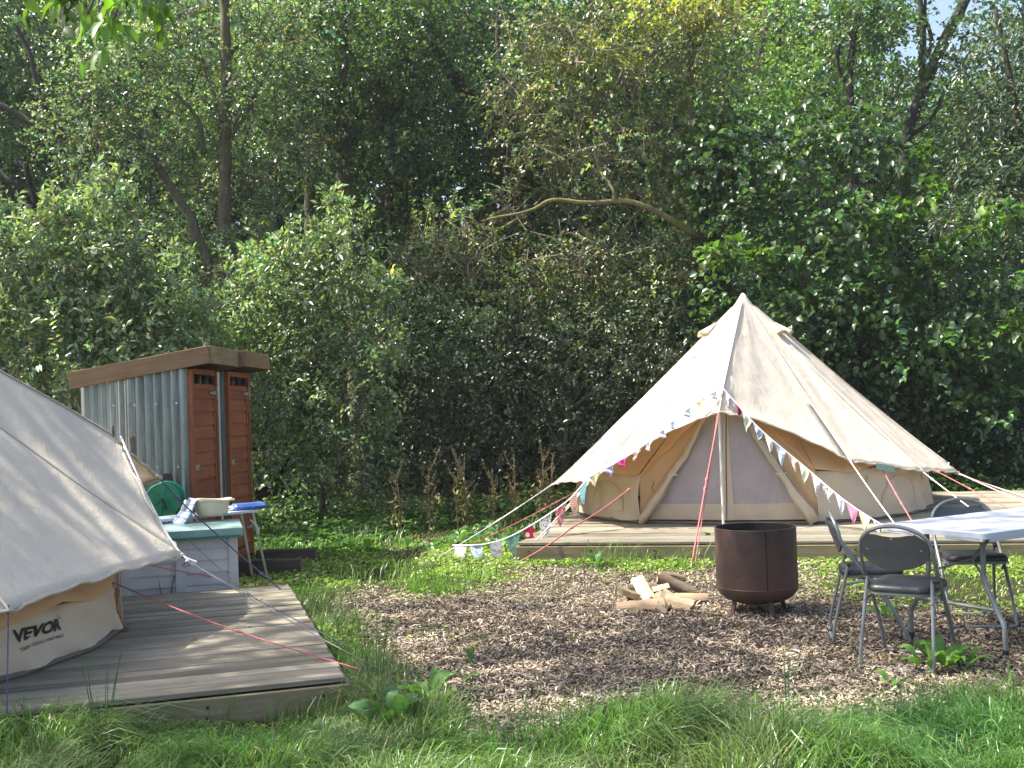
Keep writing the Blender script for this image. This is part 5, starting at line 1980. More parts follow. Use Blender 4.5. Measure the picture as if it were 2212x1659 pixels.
# ---- hazel with big leaves at the right
Y = 17.2
r4 = random.Random(5)
trunk = [Vector((W(1880, 900, Y).x, Y, 0)), W(1870, 820, Y), W(1830, 640, Y), W(1780, 470, Y), W(1740, 330, Y)]
cl = fill(1560, 2300, 430, 1010, Y - 1.2, Y + .8, 78, 0.50, 125, 61, keep=lambda u, v: v > 430 + 0.10 * abs(u - 1800) and not (u > 2000 and v < 560))
cl += fill(1500, 1900, 230, 480, Y - .6, Y + .6, 16, 0.42, 90, 62)
arch = [([W(1880, 800, Y), W(1850, 640, Y - .5), W(1900, 500, Y - .9), W(2010, 420, Y - 1.2)], 0.03, 0.008), ([W(1880, 800, Y), W(1960, 640, Y - .5), W(2080, 520, Y - .9), W(2200, 450, Y - 1.2)], 0.03, 0.008),
        ([W(1870, 820, Y), W(1760, 640, Y - .6), W(1640, 560, Y - 1.0), W(1530, 545, Y - 1.2)], 0.03, 0.008), ([W(1880, 820, Y), W(2010, 760, Y - .8), W(2120, 740, Y - 1.3), (W(2230, 690, Y - 1.5))], 0.03, 0.008),
        ([W(1880, 700, Y), W(1950, 480, Y), W(1990, 330, Y)], 0.035, 0.01)]
wand = []
for pts, _, _ in arch:
    for q in catmull(pts, 5)[3:]:
        wand.append((tuple(q), (0.16, 0.16, 0.13), 34))
tree('hazel', 'hazel bush with large green leaves at the right behind the tent', trunk[0], trunk, 0.07, 0.03, 'bark_brown', arch + auto_limbs(trunk, cl, 14, 0.028, r4),
     [dict(clumps=[(c, r_, int(n * 1.35)) for c, r_, n in cl], ln=0.112, wd=0.086, base_col=(0.056, 0.100, 0.040), col_var=0.35, per_twig=6, twig_len=0.5, six=True, upn=1.3, droop=0.35),
      dict(clumps=wand, ln=0.125, wd=0.10, base_col=(0.080, 0.145, 0.030), col_var=0.3, per_twig=5, twig_len=0.25, six=True, upn=1.6, droop=0.3)])

# ---- trees against the sky at the upper right
Y = 22.5
trunk = [Vector((W(1950, 900, Y).x, Y, 0)), W(1950, 600, Y), W(1955, 330, Y), W(1970, 255, Y), W(2030, 110, Y), W(2090, -10, Y), W(2120, -80, Y)]
cl = fill(1850, 2330, -60, 330, Y - 1.2, Y + 1.5, 17, 0.5, 200, 71)
tree('sky_tree', 'dark bare-stemmed tree leaning right against the bright sky', trunk[0], trunk, 0.15, 0.10, 'bark_dark',
     [([W(1972, 250, Y), W(1990, 160, Y), W(1992, 60, Y), W(1985, -40, Y)], 0.09, 0.05), ([W(1990, 130, Y), W(2015, 95, Y), W(2000, 40, Y), W(2002, -30, Y)], 0.05, 0.03),
      ([W(2030, 110, Y), W(2060, 130, Y), W(2110, 150, Y)], 0.04, 0.01), ([W(1955, 300, Y), W(2010, 260, Y), W(2050, 180, Y), W(2130, 60, Y)], 0.05, 0.02)],
     [dict(clumps=cl, ln=0.10, wd=0.062, base_col=(0.055, 0.095, 0.036), col_var=0.4, per_twig=8)])
Y = 22.0
trunk = [Vector((W(1850, 900, Y).x, Y, 0)), W(1850, 600, Y), W(1845, 330, Y), W(1835, 170, Y), W(1850, 60, Y), W(1862, -50, Y)]
cl = fill(1640, 1900, -20, 380, Y - 1.2, Y + 1.2, 22, 0.55, 230, 72)
tree('sky_tree', 'slender dark double-stemmed tree between the yellow crown and the sky', trunk[0], trunk, 0.10, 0.06, 'bark_dark',
     [([W(1838, 190, Y), W(1810, 140, Y), W(1812, 60, Y), W(1800, -30, Y)], 0.05, 0.03), ([W(1845, 100, Y), W(1880, 60, Y), W(1900, -30, Y)], 0.05, 0.02)],
     [dict(clumps=cl, ln=0.10, wd=0.064, base_col=GREEN, col_var=0.4, per_twig=8)])
Y = 20.0
trunk = [Vector((W(2260, 900, Y).x, Y, 0)), W(2250, 600, Y), W(2210, 330, Y), W(2180, 160, Y), W(2150, 20, Y)]
cl = fill(2050, 2450, 180, 620, Y - 1.0, Y + 1.0, 34, 0.52, 360, 73) + fill(2080, 2350, 0, 120, Y - 1, Y + 1, 5, 0.4, 150, 74)
tree('grey_leaved_tree', 'tree with narrow grey-green leaves at the right edge', trunk[0], trunk, 0.10, 0.04, 'bark_dark',
     [([W(2210, 330, Y), W(2140, 240, Y), W(2080, 150, Y)], 0.05, 0.02), ([W(2250, 520, Y), W(2170, 430, Y), W(2090, 390, Y)], 0.04, 0.015)],
     [dict(clumps=cl, ln=0.13, wd=0.045, base_col=(0.082, 0.112, 0.072), col_var=0.4, per_twig=9, twig_len=0.5)])

# ---- bushes at the edge of the clearing
bush_specs = [
    ('sallow_bush', 'pale leaved bush behind the near tent at the left edge', 40, 14.6, [(30, 640, 170, 120, 2200), (120, 570, 110, 80, 1300), (-80, 620, 130, 140, 1500), (60, 780, 180, 120, 2000), (-60, 860, 150, 130, 1600)], (0.175, 0.205, 0.128), 0.094, 0.043, 'leaf_glossy'),
    ('sallow_bush', 'pale leaved bush with upright shoots left of the sheds', 265, 14.4, [(235, 575, 90, 90, 1300), (330, 660, 90, 80, 1200), (200, 700, 130, 90, 1600), (330, 740, 100, 80, 1200), (245, 480, 40, 60, 350), (160, 520, 50, 50, 400), (180, 800, 130, 100, 1300), (100, 560, 60, 50, 450)], (0.172, 0.208, 0.122), 0.096, 0.043, 'leaf_glossy'),
    ('sallow_bush', 'broad light green bush right behind the sheds', 680, 14.9, [(620, 700, 120, 110, 1900), (730, 720, 100, 110, 1700), (600, 860, 120, 120, 2000), (740, 880, 110, 120, 1900), (690, 600, 60, 80, 700), (765, 560, 40, 90, 450), (640, 610, 40, 50, 300), (640, 1000, 130, 110, 1800), (770, 1010, 100, 90, 1300), (575, 620, 50, 60, 400), (825, 700, 40, 60, 350), (840, 820, 40, 40, 250)], (0.150, 0.185, 0.105), 0.080, 0.037, 'leaf'),
    ('sallow_bush', 'small leafy bush squeezed behind the shed roofs', 470, 14.8, [(400, 730, 80, 50, 700), (545, 720, 60, 70, 700), (400, 790, 90, 50, 700), (530, 810, 90, 60, 900)], (0.142, 0.178, 0.098), 0.078, 0.037, 'leaf'),
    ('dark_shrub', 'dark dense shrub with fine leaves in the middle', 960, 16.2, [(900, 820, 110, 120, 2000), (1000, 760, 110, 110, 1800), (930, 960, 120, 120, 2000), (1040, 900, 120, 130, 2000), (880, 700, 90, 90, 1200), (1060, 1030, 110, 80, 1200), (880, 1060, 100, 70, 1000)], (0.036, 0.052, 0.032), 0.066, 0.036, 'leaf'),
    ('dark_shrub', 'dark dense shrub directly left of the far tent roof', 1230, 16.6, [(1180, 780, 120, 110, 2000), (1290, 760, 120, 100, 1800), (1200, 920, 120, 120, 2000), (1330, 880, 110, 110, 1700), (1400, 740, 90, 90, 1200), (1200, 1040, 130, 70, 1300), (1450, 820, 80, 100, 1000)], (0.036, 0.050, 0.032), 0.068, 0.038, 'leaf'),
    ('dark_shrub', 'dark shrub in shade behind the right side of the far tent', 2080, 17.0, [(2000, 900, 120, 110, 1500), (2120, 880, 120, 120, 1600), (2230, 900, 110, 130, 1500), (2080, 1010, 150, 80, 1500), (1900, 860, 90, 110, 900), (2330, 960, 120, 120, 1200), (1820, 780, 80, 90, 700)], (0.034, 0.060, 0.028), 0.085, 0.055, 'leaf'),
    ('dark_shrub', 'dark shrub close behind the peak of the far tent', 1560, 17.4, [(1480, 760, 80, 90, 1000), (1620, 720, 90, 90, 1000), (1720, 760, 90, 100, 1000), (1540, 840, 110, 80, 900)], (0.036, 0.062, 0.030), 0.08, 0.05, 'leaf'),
]
for i, (nm, lab, u, Y, cls, tone, ln, wd, mt) in enumerate(bush_specs):
    r5 = random.Random(300 + i)
    b = W(u, 1000, Y)
    base = Vector((b.x, Y + 0.3, 0))
    cl = [CL_(a, b_, Y + r5.uniform(-0.5, 0.5), ru, rv, n, rd=0.75) for a, b_, ru, rv, n in cls]
    trunk = [base, base + Vector((r5.uniform(-.1, .1), 0, 0.7)), base + Vector((r5.uniform(-.2, .2), 0, 1.5))]
    # upright leafy shoots breaking the outline
    shoots = []
    if nm == 'sallow_bush':
        for c, r_, n in cl:
            for _ in range(11):
                q = Vector(c) + Vector((r5.uniform(-1, 1) * r_[0], r5.uniform(-0.5, 0.3), r_[2] * r5.uniform(0.7, 1.1)))
                for s in range(5):
                    shoots.append((tuple(q + Vector((0.02 * s * r5.uniform(-1, 1), 0, 0.07 * s))), (0.05, 0.05, 0.04), 7))
    cl = [(c, r_, int(n * (0.90 if nm == 'sallow_bush' else 0.75))) for c, r_, n in cl]
    sp = [dict(clumps=cl, ln=ln, wd=wd, base_col=tone, col_var=0.42, per_twig=9, twig_len=0.4, hue=0.14)]
    if shoots:
        sp.append(dict(clumps=shoots, ln=ln * 1.15, wd=wd * 1.05, base_col=tuple(x * 1.25 for x in tone), col_var=0.3, per_twig=7, twig_len=0.13, droop=0.0, upn=0.5))
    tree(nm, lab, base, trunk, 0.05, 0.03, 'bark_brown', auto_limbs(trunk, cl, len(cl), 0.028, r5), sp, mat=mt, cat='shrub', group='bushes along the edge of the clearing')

# ---- trees outside the view, their unseen crowns shaped to shade chosen spots
def shade_clump(x, y, z, h, r_, depth):
    k = (h - z) / SUN.z
    return ((x + SUN.x * k, y + SUN.y * k, h), (r_, r_, r_ * 0.55), int(depth * math.pi * r_ * r_ / 0.0030))


shade_specs = [
    ('overhanging_tree', 'tree whose leafy twigs, coloured as backlit, hang in at the upper left corner', (-9.2, 9.0),
     [(-3.7, 6.3, 1.4, 8.6, 1.1, 0.6), (-2.9, 7.4, 1.0, 9.0, 0.7, 0.55), (-2.6, 5.4, 0.9, 8.2, 0.9, 0.7), (-1.9, 6.9, 0.2, 9.4, 0.9, 0.9), (-1.5, 8.3, 0.2, 9.8, 0.8, 0.7), (-1.2, 6.0, 0.2, 8.8, 0.7, 0.8),
      (-1.6, 4.9, 0.1, 8.2, 0.9, 1.2), (-0.2, 5.1, 0.1, 8.6, 0.6, 1.0), (1.2, 5.0, 0.1, 8.9, 0.6, 1.0)]),
    ('overhanging_tree', 'unseen tree on the left nearest to the viewer, crown set to shade the clearing', (-8.4, 6.0),
     [(2.5, 5.2, 0.1, 9.2, 0.7, 1.0), (0.6, 6.6, 0.1, 9.6, 0.6, 0.8), (1.7, 7.3, 0.3, 9.2, 0.9, 0.9), (2.5, 6.6, 0.5, 9.6, 0.9, 1.1), (3.2, 7.2, 0.7, 9.9, 0.9, 1.0), (0.3, 8.0, 0.1, 10.2, 0.7, 0.5), (1.75, 8.1, 0.5, 10.4, 0.6, 1.0), (0.2, 7.1, 0.0, 9.0, 0.45, 1.5), (1.0, 7.7, 0.0, 9.3, 0.5, 1.5), (-0.2, 8.9, 0.0, 9.0, 0.4, 1.3), (2.7, 8.4, 0.0, 9.6, 0.5, 1.2), (0.9, 9.5, 0.0, 9.2, 0.4, 1.0), (1.0, 6.2, 0.0, 8.8, 0.5, 1.2)]),
    ('overhanging_tree', 'unseen tree on the left behind the near tent, crown set to shade the clearing', (-10.5, 14.0),
     [(-3.6, 10.7, 1.4, 9.2, 0.9, 1.1), (-2.6, 9.1, 0.6, 9.6, 0.8, 0.8), (-3.0, 11.6, 1.4, 9.8, 0.9, 0.9), (1.2, 13.0, 0.9, 10.6, 0.6, 0.6), (1.8, 12.7, 1.3, 11.0, 0.6, 0.6), (2.2, 13.4, 1.9, 10.8, 0.5, 0.6)]),
]
for i, (nm, lab, (bx, by), cls) in enumerate(shade_specs):
    r6 = random.Random(500 + i)
    cl = [shade_clump(*a) for a in cls]
    trunk = [Vector((bx, by, 0)), Vector((bx + 0.1, by, 2.2)), Vector((bx + 0.3, by, 4.6)), Vector((bx + 0.6, by + 0.1, 7.0))]
    tree(nm, lab, (bx, by), trunk, 0.26, 0.12, 'bark_dark', auto_limbs(trunk, cl, len(cl), 0.06, r6),
         [dict(clumps=cl, ln=0.11, wd=0.07, base_col=GREEN, col_var=0.35, per_twig=9, twig_len=0.5)], group='large trees overhanging the clearing')
# the twigs of the first one that hang into the picture
ov = bpy.data.objects['overhanging_tree']
hang = []
mb = MB()
for u, v, Y in ((210, 8, 6.2), (165, -15, 6.4), (270, 20, 6.0), (335, -10, 6.3), (245, 45, 6.1), (315, 15, 6.2), (190, 30, 6.2), (60, -30, 6.6), (360, 5, 6.3), (150, 20, 6.4)):
    p = W(u, v, Y)
    hang.append((tuple(p + Vector((0, 0, 0.04))), (0.10, 0.10, 0.06), 16))
    mb.tube(catmull([Vector((-4.6, 8.0, 7.2)), Vector((p.x - 0.3, 7.0, 4.9)), p + Vector((0, 0.1, 0.22)), p], 5), [0.022 - 0.001 * k for k in range(16)], 5)
v, f, c, _ = spray(hang, 0.11, 0.05, (0.16, 0.26, 0.03), 0.2, 7, 0.16, droop=1.2, six=True, hue=0.08)  # leaf colour brighter than the crown's, standing in for backlight
o = crown_obj('hanging_leaves', ov, [(v, f, c)], 'leaf', ov.location)
me = mb.mesh('hanging_twigs', 'bark_brown', True, Matrix.Translation(-Vector(ov.location)))
tag(put('hanging_twigs', me, ov), kind='stuff')

# ================================================================== PLANTS ON THE GROUND
def big_leaf(L, Wd, arch, col_fold=0.12):
    n = 9
    vs, fs = [], []
    for i in range(n + 1):
        s = i / n
        w = Wd * 0.5 * (math.sin(math.pi * min(1, s * 0.94 + 0.06)) ** 0.75) * (1.12 - 0.35 * s)
        x = L * (s - 0.15 * s * s)
        z = L * (0.55 * math.sin(s * 2.0) * arch - 0.35 * s * s * arch)
        wob = 0.02 * L * math.sin(s * 17)
        vs += [(x, -w, z + w * col_fold * 2 + wob), (x, 0, z), (x, w, z + w * col_fold * 2 - wob)]
    for i in range(n):
        a = 3 * i
        fs += [(a, a + 1, a + 4, a + 3), (a + 1, a + 2, a + 5, a + 4)]
    return vs, fs


def mat_dock(name, col):
    t = NT(name)
    v = t.coord('Object')
    f = t.noise(v, 14, 5, 0.6)
    c = t.ramp(f, [(0.3, tuple(x * 0.75 for x in col)), (0.7, tuple(x * 1.25 for x in col))])
    t.bsdf(c, 0.45, 0, t.bump(f, 0.4, 0.01), 0.45, 0.38, t.mix(1.0, c, (1.7, 1.9, 0.7), 'MULTIPLY'))


mat_dock('dock_green', (0.125, 0.255, 0.055))
mat_dock('dock_dark', (0.075, 0.165, 0.055))
LEAFS = {}
for m in ('dock_green', 'dock_dark'):
    LEAFS[m] = []
    for k in range(3):
        vs, fs = big_leaf(1.0, (0.48, 0.56, 0.42)[k], (0.8, 0.55, 1.0)[k])
        LEAFS[m].append(MB().add(vs, fs).mesh('leaf', m, 'all'))


def dock(label, u, v, n, L, mat='dock_green', seed=0, spread=0.06, lift=35):
    r_ = random.Random(seed)
    p = G(u, v)
    t = Thing('dock_plant', (p.x, p.y, 0.0), label, 'plant', 'broad-leaved plants')
    for k in range(n):
        a = 2 * math.pi * k / n + r_.uniform(-0.5, 0.5)
        q = r_.uniform(0.6, 1.15) * L
        o = put('leaf', LEAFS[mat][r_.randrange(3)], t.o)
        o.location = (math.cos(a) * spread * r_.random(), math.sin(a) * spread * r_.random(), 0.02 + 0.03 * r_.random())
        o.rotation_euler = Euler((r_.uniform(-0.35, 0.35), -R(r_.uniform(0, lift)), a), 'XYZ')
        o.scale = (q, q, q)
    t.part('stalk', MB().tube([(0, 0, -0.02), (0.01, 0, 0.05)], [0.012, 0.006], 6), 'dock_green', True, world=False)
    return t


dock('bright green broad-leaved dock plant at the foot of the nearest chair', 2040, 1446, 22, 0.165, seed=1, spread=0.20, lift=38)
dock('large dock plant at the edge of the foreground grass', 935, 1530, 12, 0.19, 'dock_green', 2, 0.10, 50)
dock('dock rosette half hidden in the grass left of the large one', 850, 1575, 8, 0.19, 'dock_dark', 3, 0.08, 50)
dock('single broad leaf on the chips before the near deck', 1003, 1478, 2, 0.17, 'dock_green', 4, 0.02, 50)
dock('small sprout on the wood chips above the single leaf', 1017, 1435, 4, 0.10, 'dock_dark', 5, 0.02, 60)
dock('small sprout on the chips under the nearest chair', 1912, 1338, 6, 0.11, 'dock_green', 6, 0.05, 60)
dock('flat green sprout on the chips before the dock by the chair', 1930, 1492, 5, 0.10, 'dock_green', 7, 0.06, 20)
dock('pale leafy plant against the far deck beside the drum', 1535, 1192, 8, 0.20, 'dock_dark', 8, 0.10, 70)
dock('dark rosette on the chips left of the red rope', 1290, 1224, 9, 0.14, 'dock_dark', 9, 0.12, 30)
dock('leafy plant in the grass right of the old timbers', 800, 1192, 9, 0.18, 'dock_green', 10, 0.14, 50)
dock('leafy plant in the grass under the sagging bunting', 880, 1190, 8, 0.17, 'dock_green', 11, 0.12, 50)
dock('low leafy plant just left of the far deck corner', 1075, 1190, 7, 0.15, 'dock_green', 12, 0.10, 50)


# dried seed stalks
def seed_stalk(label, u, v0, v1, Y, seed, branches=7):
    r_ = random.Random(seed)
    b = W(u, v0, Y)
    top = W(u + r_.uniform(-12, 12), v1, Y)
    t = Thing('dock_seed_stalk', (b.x, b.y, 0), label, 'plant', 'dried seed stalks before the wood')
    base = Vector((b.x, b.y, 0))
    H_ = top.z
    stem = catmull([base, base.lerp(top, 0.5) + Vector((r_.uniform(-.04, .04), 0, 0)), top], 6)
    t.part('stem', MB().tube(stem, [0.010 - 0.006 * k / (len(stem) - 1) for k in range(len(stem))], 5), 'twig_pale', True)
    V, F, C = [], [], []
    off = 0
    br = MB()
    tips = [(stem[-7], top)]
    for k in range(branches):
        s = stem[r_.randrange(4, len(stem) - 1)]
        e = s + Vector((r_.uniform(-0.16, 0.16), r_.uniform(-0.08, 0.08), r_.uniform(0.10, 0.30)))
        tips.append((s, e))
        br.tube([s, s.lerp(e, 0.5) + Vector((0, 0, -0.02)), e], [0.005, 0.004, 0.002], 4)
    t.part('seed_branches', br, 'twig_pale', True, kind='stuff')
    for s, e in tips:
        n = 30
        q = np.array([tuple(s.lerp(e, r_.random())) for _ in range(n)]) + rng.normal(size=(n, 3)) * 0.012
        col = np.array([(0.24, 0.165, 0.075)]) * np.exp(rng.normal(size=(n, 1)) * 0.4)
        v, f, c = leaf_verts(q, rng.normal(size=(n, 3)), rng.normal(size=(n, 3)), np.full(n, 0.022), np.full(n, 0.014), col)
        V.append(v)
        F.append(f + off)
        C.append(c)
        off += len(v)
    n = 44
    q = np.array([tuple(base.lerp(top, 0.1 + 0.65 * r_.random())) for _ in range(n)]) + rng.normal(size=(n, 3)) * 0.05
    pal = np.array([(0.22, 0.17, 0.07), (0.22, 0.24, 0.06), (0.13, 0.10, 0.05)])
    col = pal[rng.integers(0, 3, n)] * np.exp(rng.normal(size=(n, 1)) * 0.3)
    v, f, c = leaf_verts(q, rng.normal(size=(n, 3)) + np.array([0, 0, -0.6]), rng.normal(size=(n, 3)), np.full(n, 0.085), np.full(n, 0.03), col)
    V.append(v)
    F.append(f + off)
    C.append(c)
    me = np_mesh('seed_heads', np.concatenate(V) - np.array(base), 3, np.concatenate(F), 'dry_stalk', np.concatenate(C))
    tag(put('seed_heads', me, t.o), kind='stuff')


for k, (u, v0, v1, lab) in enumerate(((857, 1130, 1022, 'short dried seed stalk farthest left before the wood'), (930, 1135, 1010, 'thin dried seed stalk left of the tall bushy one'), (990, 1130, 985, 'tall bushy dried seed stalk, tallest on the left'),
                                      (1010, 1130, 1012, 'dried seed stalk leaning against the tallest one'), (1065, 1125, 1012, 'yellow-green dried stalk in the middle of the row'), (1115, 1125, 980, 'tall dried stalk leaning right towards the tent'),
                                      (1165, 1110, 985, 'dried stalk just left of the tent corner'), (1195, 1110, 1000, 'dried stalk half behind the left eave of the tent'))):
    seed_stalk(lab, u, v0, v1, 13.6, 40 + k, 6 + k % 4)


# ================================================================== CHIPS, GRASS, GROUND COVER
def wood_chips():
    n = 90000
    px = np.array(CHIP)
    x0, y0 = px.min(0)
    x1, y1 = px.max(0)
    # more where they show larger
    Yr = 1.0 / (1 / (y0 - 0.2) + rng.random(n * 2) * (1 / (y1 + 0.4) - 1 / (y0 - 0.2)))
    X = rng.uniform(max(x0, -2.0) - 0.2, min(x1, 5.4), n * 2)
    ok = in_poly(X + rng.normal(size=n * 2) * 0.16, Yr + rng.normal(size=n * 2) * 0.16, CHIP) & (np.abs(X) < Yr * 0.52 + 0.3)
    ok &= ~in_poly(X, Yr, NEAR_DECK) & ~in_poly(X, Yr, FAR_DECK)
    X, Y = X[ok][:n], Yr[ok][:n]
    n = len(X)
    Z = np.array([ground_z(a, b) for a, b in zip(X, Y)]) + 0.002 + rng.random(n) * 0.016
    L = 0.014 + 0.042 * rng.random(n) ** 1.7
    big = rng.random(n) < 0.02
    L[big] *= 1.7
    Wd = np.minimum(L * (0.12 + 0.22 * rng.random(n)), 0.011)
    yaw = rng.random(n) * 2 * np.pi
    ax = np.stack([np.cos(yaw), np.sin(yaw), rng.normal(size=n) * 0.28], 1)
    nm = np.stack([rng.normal(size=n) * 0.35, rng.normal(size=n) * 0.35, np.ones(n)], 1)
    ax = unit(ax)
    side = unit(np.cross(ax, nm))
    up = np.cross(side, ax)
    c = np.stack([X, Y, Z], 1)
    Lx, Wx = L[:, None], Wd[:, None]
    bend = (rng.normal(size=n) * 0.12)[:, None] * Lx
    v = np.stack([c - ax * Lx * 0.5 - side * Wx * 0.35, c - ax * Lx * 0.5 + side * Wx * 0.4, c + side * Wx * 0.5 + up * (bend + 0.003), c + ax * Lx * 0.5 + side * Wx * 0.25,
                  c + ax * Lx * 0.5 - side * Wx * 0.3, c - side * Wx * 0.5 + up * (bend + 0.003)], 1).reshape(-1, 3)
    f = (np.arange(n)[:, None, None] * 6 + np.array([[0, 1, 2, 5], [5, 2, 3, 4]])[None]).reshape(-1, 4)
    pal = np.array([(0.395, 0.325, 0.240), (0.27, 0.215, 0.155), (0.155, 0.120, 0.086), (0.50, 0.43, 0.335), (0.070, 0.053, 0.039), (0.32, 0.270, 0.212)])
    col = pal[rng.choice(6, n, p=[0.18, 0.25, 0.24, 0.07, 0.15, 0.11])] * np.exp(rng.normal(size=(n, 1)) * 0.22)
    patch = np.array([noise.noise(Vector((a * 1.1, b * 1.1, 8))) for a, b in zip(X, Y)])
    col *= (1 + 0.3 * patch)[:, None]
    me = np_mesh('wood_chips', v, 4, f, 'chip', np.repeat(np.clip(col, 0.01, 0.7), 6, 0))
    tag(put('wood_chips', me), 'brown and pale wood chips strewn over the clearing', 'wood chips', kind='stuff')


wood_chips()


def grass(name, label, n, xr, yr, h, hv, wd, keep, tone, lean=0.5, stem=None, seed_clump=2.5):
    X = rng.uniform(xr[0], xr[1], n)
    Y = rng.uniform(yr[0], yr[1], n)
    ok = keep(X, Y)
    X, Y = X[ok], Y[ok]
    n = len(X)
    cl = np.array([noise.noise(Vector((a * seed_clump, b * seed_clump, 1.7))) for a, b in zip(X, Y)])
    cl2 = np.array([noise.noise(Vector((a * 0.9, b * 0.9, 5.1))) for a, b in zip(X, Y)])
    ok = rng.random(n) < np.clip(0.75 + cl * 1.0, 0.12, 1)
    X, Y, cl, cl2 = X[ok], Y[ok], cl[ok], cl2[ok]
    n = len(X)
    hh = (h(X, Y) if callable(h) else h) * np.clip(1 + cl * 0.7 + rng.normal(size=n) * hv, 0.25, 2.0)
    ang = rng.random(n) * 2 * np.pi
    wind = np.stack([np.cos(cl2 * 5), np.sin(cl2 * 5)], 1)
    d2 = np.stack([np.cos(ang), np.sin(ang)], 1) * 0.8 + wind * 0.6
    d = np.concatenate([d2, np.zeros((n, 1))], 1)
    ln = (lean * (0.4 + rng.random(n) * 1.1))[:, None]
    side = unit(np.cross(d, np.array([[0, 0, 1.0]])) + rng.normal(size=(n, 3)) * 0.3)
    b = np.stack([X, Y, np.full(n, -0.005)], 1)
    H_ = hh[:, None]
    w = (wd * (0.5 + 0.6 * rng.random(n) + 0.9 * (rng.random(n) < 0.12)))[:, None] * side
    up = np.array([[0, 0, 1.0]])
    p1 = b + up * H_ * 0.42 + d * H_ * ln * 0.16
    p2 = b + up * H_ * (0.78 - 0.10 * ln) + d * H_ * ln * 0.52
    p3 = b + up * H_ * (0.95 - 0.40 * ln) + d * H_ * ln * 1.0
    v = np.stack([b - w, b + w, p1 - w * 0.85, p1 + w * 0.85, p2 - w * 0.55, p2 + w * 0.55, p3], 1)
    tri = np.array([[0, 1, 3], [0, 3, 2], [2, 3, 5], [2, 5, 4], [4, 5, 6]])
    f = (np.arange(n)[:, None, None] * 7 + tri[None]).reshape(-1, 3)
    col = np.array([tone]) * np.exp(rng.normal(size=(n, 1)) * 0.25)
    dry = rng.random(n) < 0.03
    col[dry] = np.array([0.24, 0.19, 0.09]) * np.exp(rng.normal(size=(dry.sum(), 1)) * 0.2)
    col[:, 0] *= 1 + 0.35 * cl2
    col = np.clip(col, 0.005, 0.6)
    me = np_mesh(name, v.reshape(-1, 3), 3, f, 'grass_blade', np.repeat(col, 7, 0))
    return tag(put(name, me), label, 'grass', kind='stuff')


def outside(X, Y, j=0.12):
    m = ~in_poly(X + rng.normal(size=len(X)) * j, Y + rng.normal(size=len(X)) * j, CHIP)
    return m & ~in_poly(X, Y, NEAR_DECK) & ~in_poly(X, Y, FAR_DECK)


view = lambda X, Y, m=0.5: np.abs(X) < Y * 0.475 + m
GT = (0.112, 0.192, 0.048)
def fg_height(X, Y):
    dx, dy = X - LD_F.x, Y - LD_F.y
    a = dx * LD_1.x + dy * LD_1.y
    b = dx * LD_2.x + dy * LD_2.y
    near_edge = np.clip((b + 0.75) / 0.55, 0, 1) * (a > -0.1) * np.clip((1.45 - a) / 0.5, 0, 1)
    return (0.145 + 0.035 * np.sin(X * 1.7) + 0.03 * np.sin(Y * 5 + X * 3)) * (1 - 0.5 * near_edge)


grass('tall_grass', 'long soft green grass along the front of the picture', 130000, (-3.3, 4.2), (4.3, 6.7), fg_height, 0.4, 0.0031,
      lambda X, Y: outside(X, Y, 0.10) & view(X, Y) & (Y < 6.6), GT, 1.05)
grass('deck_edge_grass', 'strip of long grass between the near deck and the chips', 26000, (-2.6, 0.2), (5.6, 9.6), 0.125, 0.4, 0.0026,
      lambda X, Y: outside(X, Y, 0.10) & (X > -2.2 - (Y - 5.6) * 0.05), GT, 0.6)
grass('lawn_grass', 'short sunlit grass beyond the chips and round the decks', 80000, (-6.5, 6.5), (6.4, 14.6), 0.036, 0.5, 0.0040,
      lambda X, Y: outside(X, Y, 0.25) & view(X, Y, 0.6), (0.20, 0.27, 0.055), 1.3)
grass('rough_grass', 'rough taller tufts at the edge of the wood and by the sheds', 26000, (-5.5, 6.5), (9.4, 16.5), 0.16, 0.5, 0.0042,
      lambda X, Y: outside(X, Y, 0.1) & view(X, Y, 0.6) & (np.sin(X * 2.3 + Y) + np.sin(X * 0.9 - Y * 1.7) > 0.5), GT, 0.6)
grass('sparse_grass', 'scattered thin grass blades growing up through the chips', 5200, (-1.5, 5.2), (5.4, 11.2), 0.07, 0.5, 0.0026,
      lambda X, Y: in_poly(X, Y, CHIP) & (np.array([noise.noise(Vector((a * 0.8, b * 0.8, 12))) for a, b in zip(X, Y)]) > 0.12), GT, 0.7)


def ground_cover(name, label, n, xr, yr, keep, ln, zmax, tone):
    X = rng.uniform(*xr, n)
    Y = rng.uniform(*yr, n)
    ok = keep(X, Y)
    X, Y = X[ok], Y[ok]
    nz = np.array([noise.noise(Vector((a * 1.3, b * 1.3, 2.2))) for a, b in zip(X, Y)])
    ok = nz > -0.15
    X, Y, nz = X[ok], Y[ok], nz[ok]
    n = len(X)
    zm = zmax(X, Y) if callable(zmax) else zmax
    P = np.stack([X, Y, zm * rng.random(n) * np.clip(0.5 + nz, 0.2, 1.2)], 1)
    a = rng.random(n) * 2 * np.pi
    ax = np.stack([np.cos(a), np.sin(a), rng.normal(size=n) * 0.25], 1)
    nm = np.stack([rng.normal(size=n) * 0.4, rng.normal(size=n) * 0.4, np.ones(n)], 1)
    k = ln * (0.6 + 0.8 * rng.random(n))
    col = np.array([tone]) * np.exp(rng.normal(size=(n, 1)) * 0.3)
    v, f, c = leaf_verts(P, ax, nm, k, k * 0.75, col, six=True)
    me = np_mesh(name, v, 3, f, 'leaf', c)
    tag(put(name, me), label, 'ground cover', kind='stuff')


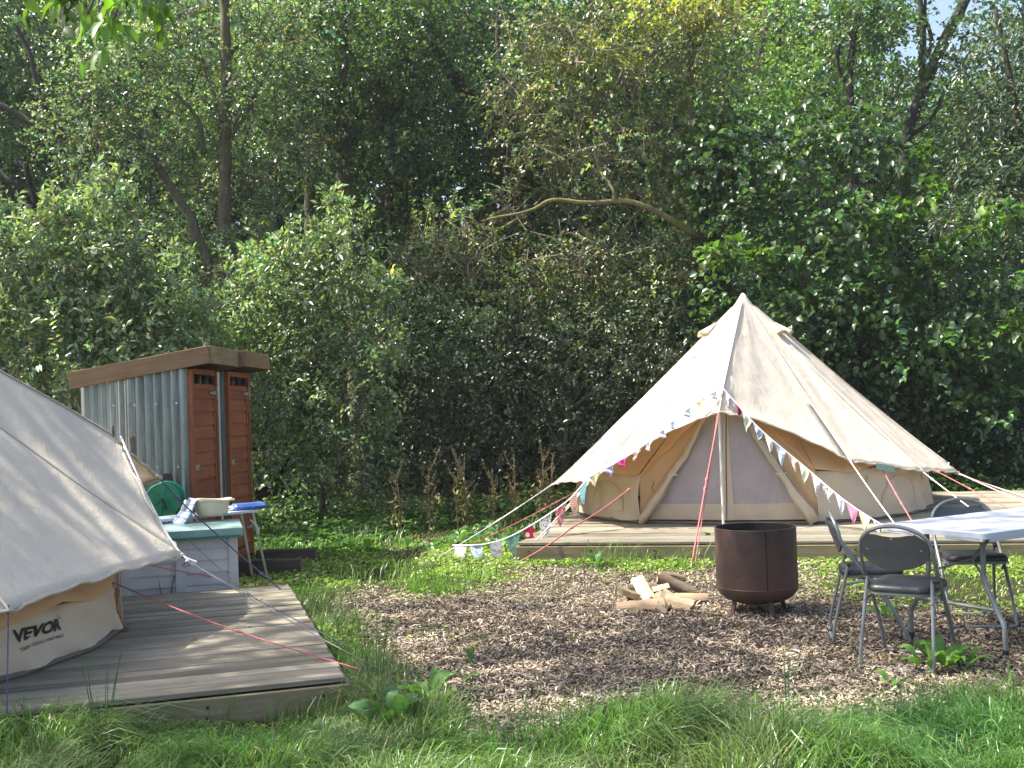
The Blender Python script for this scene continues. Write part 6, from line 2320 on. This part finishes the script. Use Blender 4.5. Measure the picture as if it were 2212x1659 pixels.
ground_cover('clover', 'low clover leaves mixed into the sunlit grass', 52000, (-4.5, 6.0), (7.5, 13.0), lambda X, Y: outside(X, Y, 0.3) & view(X, Y, 0.5), 0.038, 0.045, (0.21, 0.285, 0.060))
ground_cover('nettles', 'nettles and ground ivy at the foot of the bushes', 30000, (-7.5, 8.0), (12.2, 17.5), lambda X, Y: outside(X, Y, 0.1) & view(X, Y, 0.8), 0.075,
             lambda X, Y: 0.12 + 0.16 * np.clip(Y - 12.6, 0, 2), (0.085, 0.165, 0.045))
ground_cover('fallen_leaves', 'a few fallen leaves scattered on the chips', 500, (-0.8, 4.5), (5.6, 10.5), lambda X, Y: in_poly(X, Y, CHIP), 0.055, 0.02, (0.22, 0.17, 0.08))


# rushes: dark thin upright stems
def rush(label, p, n, hgt, seed):
    r_ = random.Random(seed)
    t = Thing('rush_tuft', p, label, 'plant', 'tufts of dark rushes')
    t.part('root_clump', MB().tube([(0, 0, -0.03), (0, 0, 0.02)], [0.03, 0.012], 7), 'post_wood', True, world=False)
    for k in range(n):
        a = r_.uniform(0, 6.28)
        q = Vector((math.cos(a), math.sin(a), 0))
        h_ = hgt * r_.uniform(0.6, 1.1)
        t.part('stem', MB().tube(catmull([q * 0.03, q * (0.03 + 0.05 * h_) + Vector((0, 0, h_ * 0.5)), q * (0.03 + r_.uniform(0.08, 0.22) * h_) + Vector((0, 0, h_))], 3), [0.0022] * 5 + [0.0016, 0.0008], 4), 'dock_dark', True, world=False)


rush('dark rush stems standing before the front of the near deck', G(222, 1622), 9, 0.46, 1)
rush('thin dark rush stems growing before the grey storage box', ld(0.95, 3.445, 0.02), 7, 0.36, 2)
rush('dark rushes at the near corner of the near deck', G(812, 1500), 8, 0.42, 3)
rush('tall thin rushes at the edge of the long foreground grass', G(1700, 1530), 6, 0.34, 4)

# small litter on the near deck
for k in range(26):
    r_ = random.Random(900 + k)
    p = ld(r_.uniform(0.1, 3.2), r_.uniform(0.1, 3.3), DECK_Z + 0.003)
    if (p.xy - CL.xy).length < 2.3:
        continue
    vs, fs = big_leaf(r_.uniform(0.02, 0.05), r_.uniform(0.015, 0.025), 0.3)
    t = MB().add(vs, fs).mesh('fallen_leaf', 'log_split' if k % 3 else 'post_wood', 'all')
    o = put('fallen_leaf', t, None, p, (0, 0, r_.uniform(0, 6)))
    tag(o, 'small dry leaf lying on the boards of the near deck', 'leaf', 'dry leaves on the near deck')


# ================================================================== thin haze added to lift the dark tones, standing in for veiling glare
t = NT('veil_haze')
pv = t.n('ShaderNodeVolumePrincipled')
pv.inputs['Color'].default_value = (0.90, 0.94, 1.0, 1)
pv.inputs['Density'].default_value = 0.0006
pv.inputs['Anisotropy'].default_value = 0.3
t.l(pv.outputs['Volume'], t.out.inputs['Volume'])
hz = MB().box((0, 30, 9.5), (150, 130, 22)).mesh('haze', 'veil_haze')
tag(put('haze', hz), 'thin haze added to lift the dark tones over the clearing', kind='stuff')
